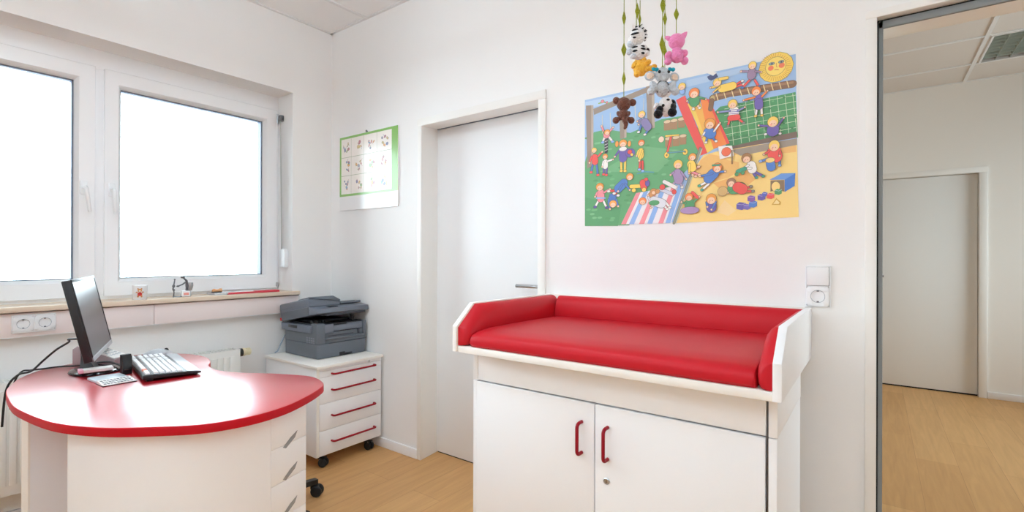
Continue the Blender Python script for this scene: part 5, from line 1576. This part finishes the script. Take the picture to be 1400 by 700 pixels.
t = thing('computer_mouse', 'silver and black computer mouse at the far end of the keyboard', 'mouse', (-2.66, .865, DZ_), math.radians(75))
def mouse(sc, z0, z1):
    rings = []
    for q in range(9):
        u = q/8; x = -.055+.11*u; w = .031*math.sin(PI*(.12+.76*u))**.5*sc; h = z0+(z1-z0)*math.sin(PI*(.08+.84*u))**.7
        rings.append([(x, w*math.cos(a), z0+(h-z0)*max(0, math.sin(a))) if True else 0 for a in [PI*k/10 for k in range(11)]])
    return MB().loft(rings)
obj('mouse_base', mouse(1.0, .0, .026), M_black, t, local=True)
obj('mouse_shell', mouse(.86, .006, .037), M_silver, t, local=True)
obj('scroll_wheel', MB().lathe([(0, -.003), (.009, -.003), (.009, .003), (0, .003)], M=Matrix.Translation((.032, 0, .028)) @ Matrix.Rotation(PI/2, 4, 'X'), seg=16), M_rubber, t, local=True)

def cable(label, pts, r):
    P = spline(pts, 8, closed=False)
    o = obj('black_cable', MB().tube(P, r, 8), M_cable, org=pts[0])
    return tag(o, label, 'cable', 'monitor cables')
cable('black cable arching from the back of the monitor down to the desk edge', [(-2.4575, .548, .885), (-2.52, .524, .880), (-2.575, .535, .862), (-2.61, .505, .832), (-2.655, .475, .788), (-2.662, .442, .752), (-2.668, .405, .742), (-2.675, .375, .69), (-2.685, .365, .55)], .0038)
cable('black cable lying along the red desk past the monitor base', [(-2.395, .676, .744), (-2.415, .672, .750), (-2.44, .667, .761), (-2.50, .668, .7625), (-2.57, .664, .762), (-2.62, .645, .757), (-2.67, .60, .7455), (-2.72, .54, .7445), (-2.722, .485, .7445), (-2.722, .450, .7455), (-2.728, .425, .743), (-2.735, .405, .70), (-2.74, .395, .6)], .0034)

# ------------------------------------------------------------------ stool behind the desk (a castor shows past the drawers)
t = thing('swivel_stool', 'black castor stool mostly hidden behind the red desk', 'stool', (-2.28, 1.13, 0))
c = (-2.28, 1.13, 0)
obj('seat', MB().lathe([(0, .405), (.13, .405), (.15, .412), (.155, .43), (.148, .447), (.12, .455), (0, .457)], c=c, seg=36), M_black, t)
obj('gas_column', MB().lathe([(0, .08), (.025, .08), (.025, .25), (.014, .252), (.014, .406), (0, .406)], c=c, seg=20), M_black, t)
for k in range(5):
    a = math.atan2(1.415-1.13, -2.27+2.28)+k*2*PI/5
    MC = Matrix.Translation(c) @ Matrix.Rotation(a, 4, 'Z')
    g = MB().loft([[(.02, -.022, .075), (.02, .022, .075), (.02, .022, .11), (.02, -.022, .11)], [(.15, -.018, .068), (.15, .018, .068), (.15, .018, .098), (.15, -.018, .098)], [(.295, -.014, .062), (.295, .014, .062), (.295, .014, .084), (.295, -.014, .084)]], M=MC)
    lg = obj('leg', g, M_black, t)
    g = MB()
    for s in (-1, 1):
        g.lathe([(0, -.009), (.018, -.009), (.0255, -.007), (.028, -.003), (.028, .003), (.0255, .007), (.018, .009), (0, .009)], M=MC @ Matrix.Translation((.285, 0, .028)) @ Matrix.Rotation(-.9, 4, 'Z') @ Matrix.Translation((.012, s*.0145, 0)) @ Matrix.Rotation(PI/2, 4, 'X'), seg=24)
    g.lathe([(0, .02), (.009, .02), (.009, .066), (0, .066)], M=MC @ Matrix.Translation((.28, 0, 0)), seg=14)
    g.box(-.02, .02, -.013, .013, .034, .058, bev=.006, M=MC @ Matrix.Translation((.285, 0, 0)) @ Matrix.Rotation(-.9, 4, 'Z'))
    obj('caster', g, M_rubber, lg)

# ------------------------------------------------------------------ hall luminaire
def louvre_light(label, x0, y0, z, lit=0.):
    t = thing('ceiling_light', label, 'ceiling light', (x0+.3, y0+.3, z))
    g = MB()
    for a in ((x0, x0+.6, y0, y0+.012), (x0, x0+.6, y0+.588, y0+.6), (x0, x0+.012, y0+.012, y0+.588), (x0+.588, x0+.6, y0+.012, y0+.588)): g.box(*a, z-.002, z+.08)
    obj('light_frame', g, M_tbar, t, smooth=False)
    g = MB(); h = .055; q = .576/7
    for k in range(0, 8):
        x = x0+.012+q*k
        P = [(x+s*.03*(1-u)**2+(s*.0015), z+.002+h*(1-u)) for s in (1,) for u in (0, .25, .5, .75, 1)]
        P += [(x-.03*(1-u)**2-.0015, z+.002+h*(1-u)) for u in (1, .75, .5, .25, 0)]
        P = [(min(max(px, x0+.012), x0+.588), pz) for px, pz in P]
        g.prism(P, y0+.012, y0+.588, 'y')
    obj('louvre', g, M_louv, t)
    g = MB()
    for k in range(1, 8):
        y = y0+.012+.576*k/8
        g.prism([(y-.012, z+.05), (y-.002, z+.004), (y+.002, z+.004), (y+.012, z+.05)], x0+.012, x0+.588, 'x')
    obj('cross_blades', g, M_louv, t, smooth=False)
    obj('reflector', MB().box(x0+.01, x0+.59, y0+.01, y0+.59, z+.075, z+.079), M_white, t, smooth=False)
louvre_light('square grey louvre light recessed in the hall ceiling', .6445, 4.735, HH)

# ------------------------------------------------------------------ crochet mobile over the changing table
CAM = Vector((0, 0, 1.207))
def yarn(name, c): return mat('yarn_'+name, c, .9, spec=.15, bump=.9, bscale=210, tex='voronoi', sheen=.2)
Y_br, Y_gr, Y_wh, Y_bk = yarn('brown', (112, 70, 58)), yarn('grey', (196, 201, 208)), yarn('white', (240, 236, 236)), yarn('black', (24, 24, 28))
Y_ye, Y_pk, Y_gn, Y_tq, Y_cr, Y_lg = yarn('yellow', (250, 190, 70)), yarn('pink', (243, 144, 194)), yarn('olive', (140, 146, 36)), yarn('turquoise', (30, 160, 186)), yarn('cream', (236, 210, 190)), yarn('light_grey', (214, 220, 228))
M_eye = mat('toy_eye', (10, 10, 12), .1)
HOOP_Z, HC, HR_ = 2.075, Vector((-.571, 1.484)), .093
ROT = math.radians(36.4)
GRP = 'crocheted animals of the hanging mobile'
def toy(name, label, x, y, z, string_top, leaves, cat='soft toy'):
    """hangs on a green yarn; local x to the right, local y away from the room, mm; origin where the yarn meets the toy"""
    t = thing(name, label, cat, (x, y, z), ROT, GRP)
    c = obj('cord', MB().tube([(0, 0, -.004), (0, 0, HOOP_Z-z)], .0012, 8), Y_gn, t, local=True)
    for lz, h, w, off in leaves:
        k = 10
        rings = [[(off/1000+w/1000*s*math.cos(2*PI*q/k), .0035*s*math.sin(2*PI*q/k), (lz+h*u)/1000) for q in range(k)] for u, s in ((-1, .06), (-.8, .2), (-.4, .66), (-.05, 1), (.1, .96), (.5, .5), (.85, .16), (1, .05))]
        obj('leaf', MB().loft(rings), Y_gn, c, local=True)
    return t
def B(*balls):
    g = MB()
    for b in balls:
        c, r = b[0], b[1]; rot = b[2] if len(b) > 2 else None
        r = r if isinstance(r, (list, tuple)) else (r, r, r)
        g.ball(tuple(v/1000 for v in c), tuple(v/1000 for v in r), rot=rot)
    return g
def P(name, t, m, *balls, label=None): return obj(name, B(*balls), m, t, local=True, label=label)

# brown bear, seen from behind
def zl(fwd, py): return CAM.z+(350-py)/675.98*fwd
t = toy('crochet_bear', 'brown crocheted bear hanging lowest, with a dangling tail', -.664, 1.512, 1.725, 0, [(62, 27, 6, 0), (156, 25, 9, 0), (260, 28, 6.5, 0)])
P('head', t, Y_br, ((0, 0, -21), (22.5, 21, 22)))
for s, z in ((-1, -9), (1, -15)): P('ear', t, Y_br, ((s*24+(5 if s > 0 else 0), 2, z), (12, 8, 12)))
P('body', t, Y_br, ((0, 0, -56), (17, 15, 19)), ((0, 0, -42), (11, 10, 8)))
for s in (-1, 1): P('arm', t, Y_br, ((s*15, 4, -52), (7, 8, 10), (0, s*.6, 0)))
for s in (-1, 1): P('leg', t, Y_br, ((s*25, 3, -73), (11, 11, 11)), ((s*16, 3, -68), (9, 8, 7)))
obj('tail', MB().tube([(0, -.012, -.068), (0, -.016, -.08), (.004, -.016, -.09), (.002, -.015, -.1), (-.002, -.014, -.106)], [.008, .0085, .0075, .006, .003], 10), Y_br, t, local=True)

# zebra in front, side-on to the left
t = toy('crochet_zebra', 'black and white striped crocheted zebra above the yellow animal', -.575, 1.398, zl(1.475, 37.5), 0, [(47, 25, 7, 3)])
g = B(((3, 0, -28), (22, 21, 25)), ((-14, -3, -50), (13, 12, 12)), ((-9, -2, -40), (15, 14, 14)))
hd = obj('head', g, Y_wh, t, local=True)
P('muzzle', hd, Y_lg, ((-17, -4, -53), (12, 11, 11)))
for s in (-1, 1): P('ear', t, Y_wh, ((-3+s*8, 8*s, -4), (5, 4, 9), (0, .3*s, 0)))
g = B(((6, 0, -75), (23, 19, 22)))
bd = obj('body', g, Y_wh, t, local=True)
P('arm', t, Y_lg, ((-24, -8, -76), (8, 8, 11))); P('arm', t, Y_wh, ((24, -6, -66), (8, 8, 12), (0, -.5, 0)))
P('leg', t, Y_lg, ((-12, -12, -92), (9, 12, 8))); P('leg', t, Y_wh, ((27, -8, -82), (11, 12, 9)))
P('hoof', t, Y_bk, ((31, -10, -76), (6, 7, 9)))
def stripe(g, c, rad, a0, a1, tilt, w=.0032):
    pts = []
    for q in range(9):
        a = a0+(a1-a0)*q/8
        pts.append(Vector((c[0]+rad[0]*math.sin(a)*1.01, c[1]-rad[1]*math.cos(a)*1.01, c[2]+rad[2]*tilt))/1000)
    g.tube(pts, [w*math.sin(PI*(.12+.76*q/8)) for q in range(9)], 8)
g = MB()
k = lambda u: math.sqrt(1-u*u)
for tz, a0, a1 in ((.52, -1.2, -.1), (.02, -1.2, .0), (-.42, -1.3, -.4)): stripe(g, (3, 0, -28), (22*k(tz), 21*k(tz), 25), a0, a1, tz)
obj('stripe', g, Y_bk, hd, local=True)
g = MB()
for tz, a0, a1 in ((.45, -1.2, -.3), (-.1, -1.0, -.3), (.15, .1, .9), (.55, .2, 1.1), (-.4, .2, 1.0)): stripe(g, (6, 0, -75), (23*k(tz), 19*k(tz), 22), a0, a1, tz)
obj('stripe', g, Y_bk, bd, local=True)
rr = random.Random(5); g = MB(); g2 = MB()
for q in range(46):
    a = -.25+2.3*(q/46); y = rr.uniform(-7, 7)
    rad = 24
    c = Vector((3+22*math.sin(a), y, -28+25*math.cos(a)))
    d = Vector((math.sin(a), y/22, math.cos(a))).normalized()
    (g if (q//4) % 2 == 0 else g2).tube([(c-d*2)/1000, (c+d*3+Vector((rr.uniform(-2, 2), rr.uniform(-2, 2), 0)))/1000, (c+d*6.5+Vector((rr.uniform(-4, 4), rr.uniform(-3, 3), rr.uniform(-3, 3))))/1000], [.0016, .0016, .0008], 6)
obj('mane', g, Y_bk, hd, local=True); obj('mane', g2, Y_wh, hd, local=True)

# yellow animal behind the zebra
t = toy('crochet_animal', 'yellow crocheted animal hanging half hidden behind the zebra', -.6465, 1.6035, zl(1.63, 57), 0, [(98, 26, 5, -1)])
P('head', t, Y_ye, ((-1, 0, -20), (19, 18, 20)))
for s in (-1, 1): P('ear', t, Y_ye, ((s*14, 0, -6), (7, 5, 9), (0, s*.6, 0)))
P('body', t, Y_ye, ((4, 0, -66), (27, 21, 29)), ((3, 0, -44), (20, 17, 18)))
P('arm', t, Y_ye, ((22, -13, -55), (14, 11, 10), (0, -.6, 0))); P('arm', t, Y_ye, ((-20, -4, -58), (8, 10, 15), (0, .5, 0)))
P('leg', t, Y_ye, ((26, -14, -76), (17, 13, 11), (0, -.25, 0)), ((42, -17, -73), (10, 10, 12))); P('leg', t, Y_ye, ((-13, -14, -92), (11, 13, 12)))
P('sole', t, mat('yarn_amber', (226, 160, 50), .9, bump=.5, bscale=330, tex='voronoi'), ((44, -25, -72), (7, 4, 8)))

# grey elephant with turquoise bows, facing the room
t = toy('crochet_elephant', 'grey crocheted elephant with turquoise bows on its ears', -.51, 1.437, zl(1.47, 94), 0, [(80-9, 29, 8, -1), (186, 29, 8, 1), (3, 7, 4, 1)])
hd = P('head', t, Y_gr, ((0, 0, -20), (21.5, 20, 22)))
P('trunk', hd, Y_gr, ((2, -14, -29), (9.5, 8, 10)), ((3, -17, -37), (6.5, 6, 7)))
for s, z in ((-1, -22), (1, -26)):
    e = P('ear', t, Y_gr, ((s*36, 2, z), (16, 5, 14.5), (0, 0, s*.25)))
    P('inner_ear', e, Y_cr, ((s*36, -1.5, z-1), (11, 3.6, 10), (0, 0, s*.25)))
    P('bow', t, Y_tq, ((s*24-4, -8, -6), (6.5, 4, 5.5), (0, .5, 0)), ((s*24+5, -8, -7), (6.5, 4, 6), (0, -.5, 0)), ((s*24, -10, -6.5), (3, 3, 3.5)))
    P('eye', hd, M_eye, ((s*13.5, -16.5, -16.5), (4.4, 3.4, 4.6)))
P('body', t, Y_gr, ((0, 2, -61), (20, 18, 24)))
for s in (-1, 1):
    P('arm', t, Y_gr, ((s*26, -4, -56), (11, 12, 18), (0, s*.5, 0)), ((s*35, -8, -71), (12, 12, 12)))
obj('head_shadow', MB().tube([Vector((.0188*math.sin(a), -.0062, -.061+.0225*math.cos(a))) for a in [-2.2+4.4*q/20 for q in range(21)]], .0012, 6), yarn('shadow_dark', (70, 72, 76)), t, local=True)  # dark line painted round the body for the head's shadow

# black and white animal behind the elephant
t = toy('crochet_animal', 'white crocheted animal with black feet hanging behind the elephant', -.577, 1.649, zl(1.62, 108), 0, [(118-5, 27, 7, 0), (224, 27, 7, 0)])
P('head', t, Y_wh, ((0, 0, -22), (22, 20, 21)))
for s in (-1, 1): P('ear', t, Y_bk, ((s*17, 0, -6), (8, 6, 8)))
b = P('body', t, Y_wh, ((4, 0, -74), (26, 21, 34)))
P('arm', t, Y_wh, ((-30, -4, -72), (8, 9, 12), (0, .5, 0))); P('arm', t, Y_bk, ((26, -6, -62), (9, 10, 12), (0, -.5, 0)))
P('patch', b, Y_bk, ((6, -17, -55), (6, 4, 4)), ((-10, -17, -74), (5, 4, 5)))
P('leg', t, Y_bk, ((-20, -12, -86), (12, 12, 12)), ((-27, -17, -103), (15, 14, 15))); P('leg', t, Y_bk, ((23, -12, -78), (12, 12, 13)), ((20, -17, -97), (15, 14, 15)))

# pink pig, seen from behind
t = toy('crochet_pig', 'pink crocheted pig with pointed ears, rightmost on the mobile', -.501, 1.534, zl(1.55, 49), 0, [(62, 22, 8, 0)])
P('head', t, Y_pk, ((1, 0, -23), (25, 23, 24)))
obj('ear', MB().lathe([(.0095, 0), (.0088, .007), (.005, .016), (.001, .022), (0, .0225)], M=Matrix.Translation((.019, 0, -.009)) @ Matrix.Rotation(.72, 4, 'Y') @ Matrix.Diagonal((1, .6, 1, 1))), Y_pk, t, local=True)
obj('ear', MB().lathe([(.008, 0), (.0075, .006), (.005, .012), (.001, .016), (0, .0165)], M=Matrix.Translation((-.021, 0, -.015)) @ Matrix.Rotation(-1.1, 4, 'Y') @ Matrix.Diagonal((1, .6, 1, 1))), Y_pk, t, local=True)
P('body', t, Y_pk, ((2, 0, -69), (20, 18, 20)), ((1, 0, -50), (14, 14, 10)))
P('arm', t, Y_pk, ((-24, 3, -64), (10, 11, 13), (0, .6, 0))); P('arm', t, Y_pk, ((27, 3, -58), (10, 11, 11)), ((17, 2, -54), (9, 9, 7)))
P('leg', t, Y_pk, ((-25, 2, -84), (11, 13, 11))); P('leg', t, Y_pk, ((27, 2, -82), (11, 13, 12)), ((15, 2, -78), (9, 9, 8)))
P('tail', t, Y_pk, ((9, -17, -64), (4, 4, 4)))

# the hoop they all hang from, just above the picture
t = thing('mobile_hoop', 'wooden hoop of the crochet mobile hung from the ceiling', 'hoop', (HC.x, HC.y, HOOP_Z))
obj('ring', MB().tube([(HC.x+HR_*math.cos(a), HC.y+HR_*math.sin(a), HOOP_Z) for a in [2*PI*q/40 for q in range(41)]], .005, 10), M_wood, t)
g = MB()
for q in range(4):
    a = 2*PI*q/4+.3
    g.tube([(HC.x+HR_*math.cos(a), HC.y+HR_*math.sin(a), HOOP_Z), (HC.x, HC.y, HOOP_Z+.25)], .001, 6)
g.tube([(HC.x, HC.y, HOOP_Z+.245), (HC.x, HC.y, H+.001)], .0014, 6)
obj('hanging_cord', g, Y_gn, t)

# ------------------------------------------------------------------ light: daylight through the windows, and unseen pendant lamps added as fill
W = bpy.data.worlds.new('sky'); S.world = W; W.use_nodes = True
N, Lk = W.node_tree.nodes, W.node_tree.links
bg = N['Background']
tc = N.new('ShaderNodeTexCoord'); sx = N.new('ShaderNodeSeparateXYZ'); Lk.new(tc.outputs['Generated'], sx.inputs[0])
rp = N.new('ShaderNodeValToRGB'); mr = N.new('ShaderNodeMapRange'); mr.inputs[1].default_value = -1; mr.inputs[2].default_value = 1
Lk.new(sx.outputs['Z'], mr.inputs[0]); Lk.new(mr.outputs[0], rp.inputs['Fac'])
e = rp.color_ramp.elements; e[0].position = .38; e[0].color = (.475, .555, .59, 1); e[1].position = .52; e[1].color = (.85, 1.0, 1.075, 1)
Lk.new(rp.outputs['Color'], bg.inputs['Color']); bg.inputs['Strength'].default_value = SKY

def portal(name, loc, rot, sx_, sy_):
    l = bpy.data.lights.new(name, 'AREA'); l.shape = 'RECTANGLE'; l.size = sx_; l.size_y = sy_
    l.cycles.is_portal = True
    o = bpy.data.objects.new(name, l); COL.objects.link(o); o.location = loc; o.rotation_euler = rot
portal('window_daylight', (-3.345, .795, 1.6), (0, -PI/2, 0), 1.35, 1.95)
portal('hall_daylight', (HR+.16, 4.1, 1.525), (0, PI/2, 0), 1.55, 3.3)

def lamp(label, x0, y0):
    """added fill lamp, invented for the room: a hanging opal bar shining up and down, outside the picture"""
    t = thing('fill_pendant', label, 'lamp', (x0+.6, y0+.1, 2.38), 0, 'added fill lamps out of view')
    obj('end_cap', MB().box(x0, x0+.014, y0, y0+.2, 2.36, 2.41, bev=.003), M_silver, t); obj('end_cap', MB().box(x0+1.186, x0+1.2, y0, y0+.2, 2.36, 2.41, bev=.003), M_silver, t)
    m = bpy.data.materials.get('fill_lamp_glow')
    if m is None:
        m = bpy.data.materials.new('fill_lamp_glow'); m.use_nodes = True
        b = m.node_tree.nodes['Principled BSDF']; b.inputs['Base Color'].default_value = (.9, .9, .9, 1)
        b.inputs['Emission Color'].default_value = (.79, .965, 1.09, 1); b.inputs['Emission Strength'].default_value = FILL_LAMP
    obj('fill_diffuser', MB().box(x0+.0135, x0+1.1865, y0+.006, y0+.194, 2.366, 2.404, bev=.004), m, t, smooth=False)
    g = MB()
    for x in (x0+.007, x0+1.193): g.tube([(x, y0+.1, 2.409), (x, y0+.1, H+.004)], .0012, 6)
    obj('suspension_wire', g, M_steel, t)
lamp('added pendant fill lamp nearer the window wall', -2.3, .5)
lamp('added pendant fill lamp nearer the open doorway', -.2, -.5)
lamp('added pendant fill lamp near the wall behind the camera', -1.9, -1.1)

# ------------------------------------------------------------------ camera
cam = bpy.data.cameras.new('camera'); co = bpy.data.objects.new('camera', cam); COL.objects.link(co); S.camera = co
cam.sensor_fit = 'HORIZONTAL'; cam.sensor_width = 36; cam.lens = 675.98/1400*36; cam.clip_start = .01
yaw, pitch, roll = -0.635335, 0.000644, -0.003085
f = Vector((math.sin(yaw)*math.cos(pitch), math.cos(yaw)*math.cos(pitch), math.sin(pitch))); r = Vector((math.cos(yaw), -math.sin(yaw), 0)); dn = f.cross(r)
c_, s_ = math.cos(roll), math.sin(roll)
rx = r*c_+dn*s_; dy = -r*s_+dn*c_
co.matrix_world = Matrix.Translation(CAM) @ Matrix((rx, -dy, -f)).transposed().to_4x4()

S.view_settings.view_transform = 'Standard'; S.view_settings.look = 'None'; S.view_settings.gamma = 1
S.view_settings.use_curve_mapping = False; S.view_settings.exposure = EXPO
S.cycles.use_denoising = True; S.cycles.max_bounces = 14; S.cycles.diffuse_bounces = 8; S.cycles.glossy_bounces = 4
S.cycles.sample_clamp_indirect = 6; S.cycles.caustics_reflective = False; S.cycles.caustics_refractive = False
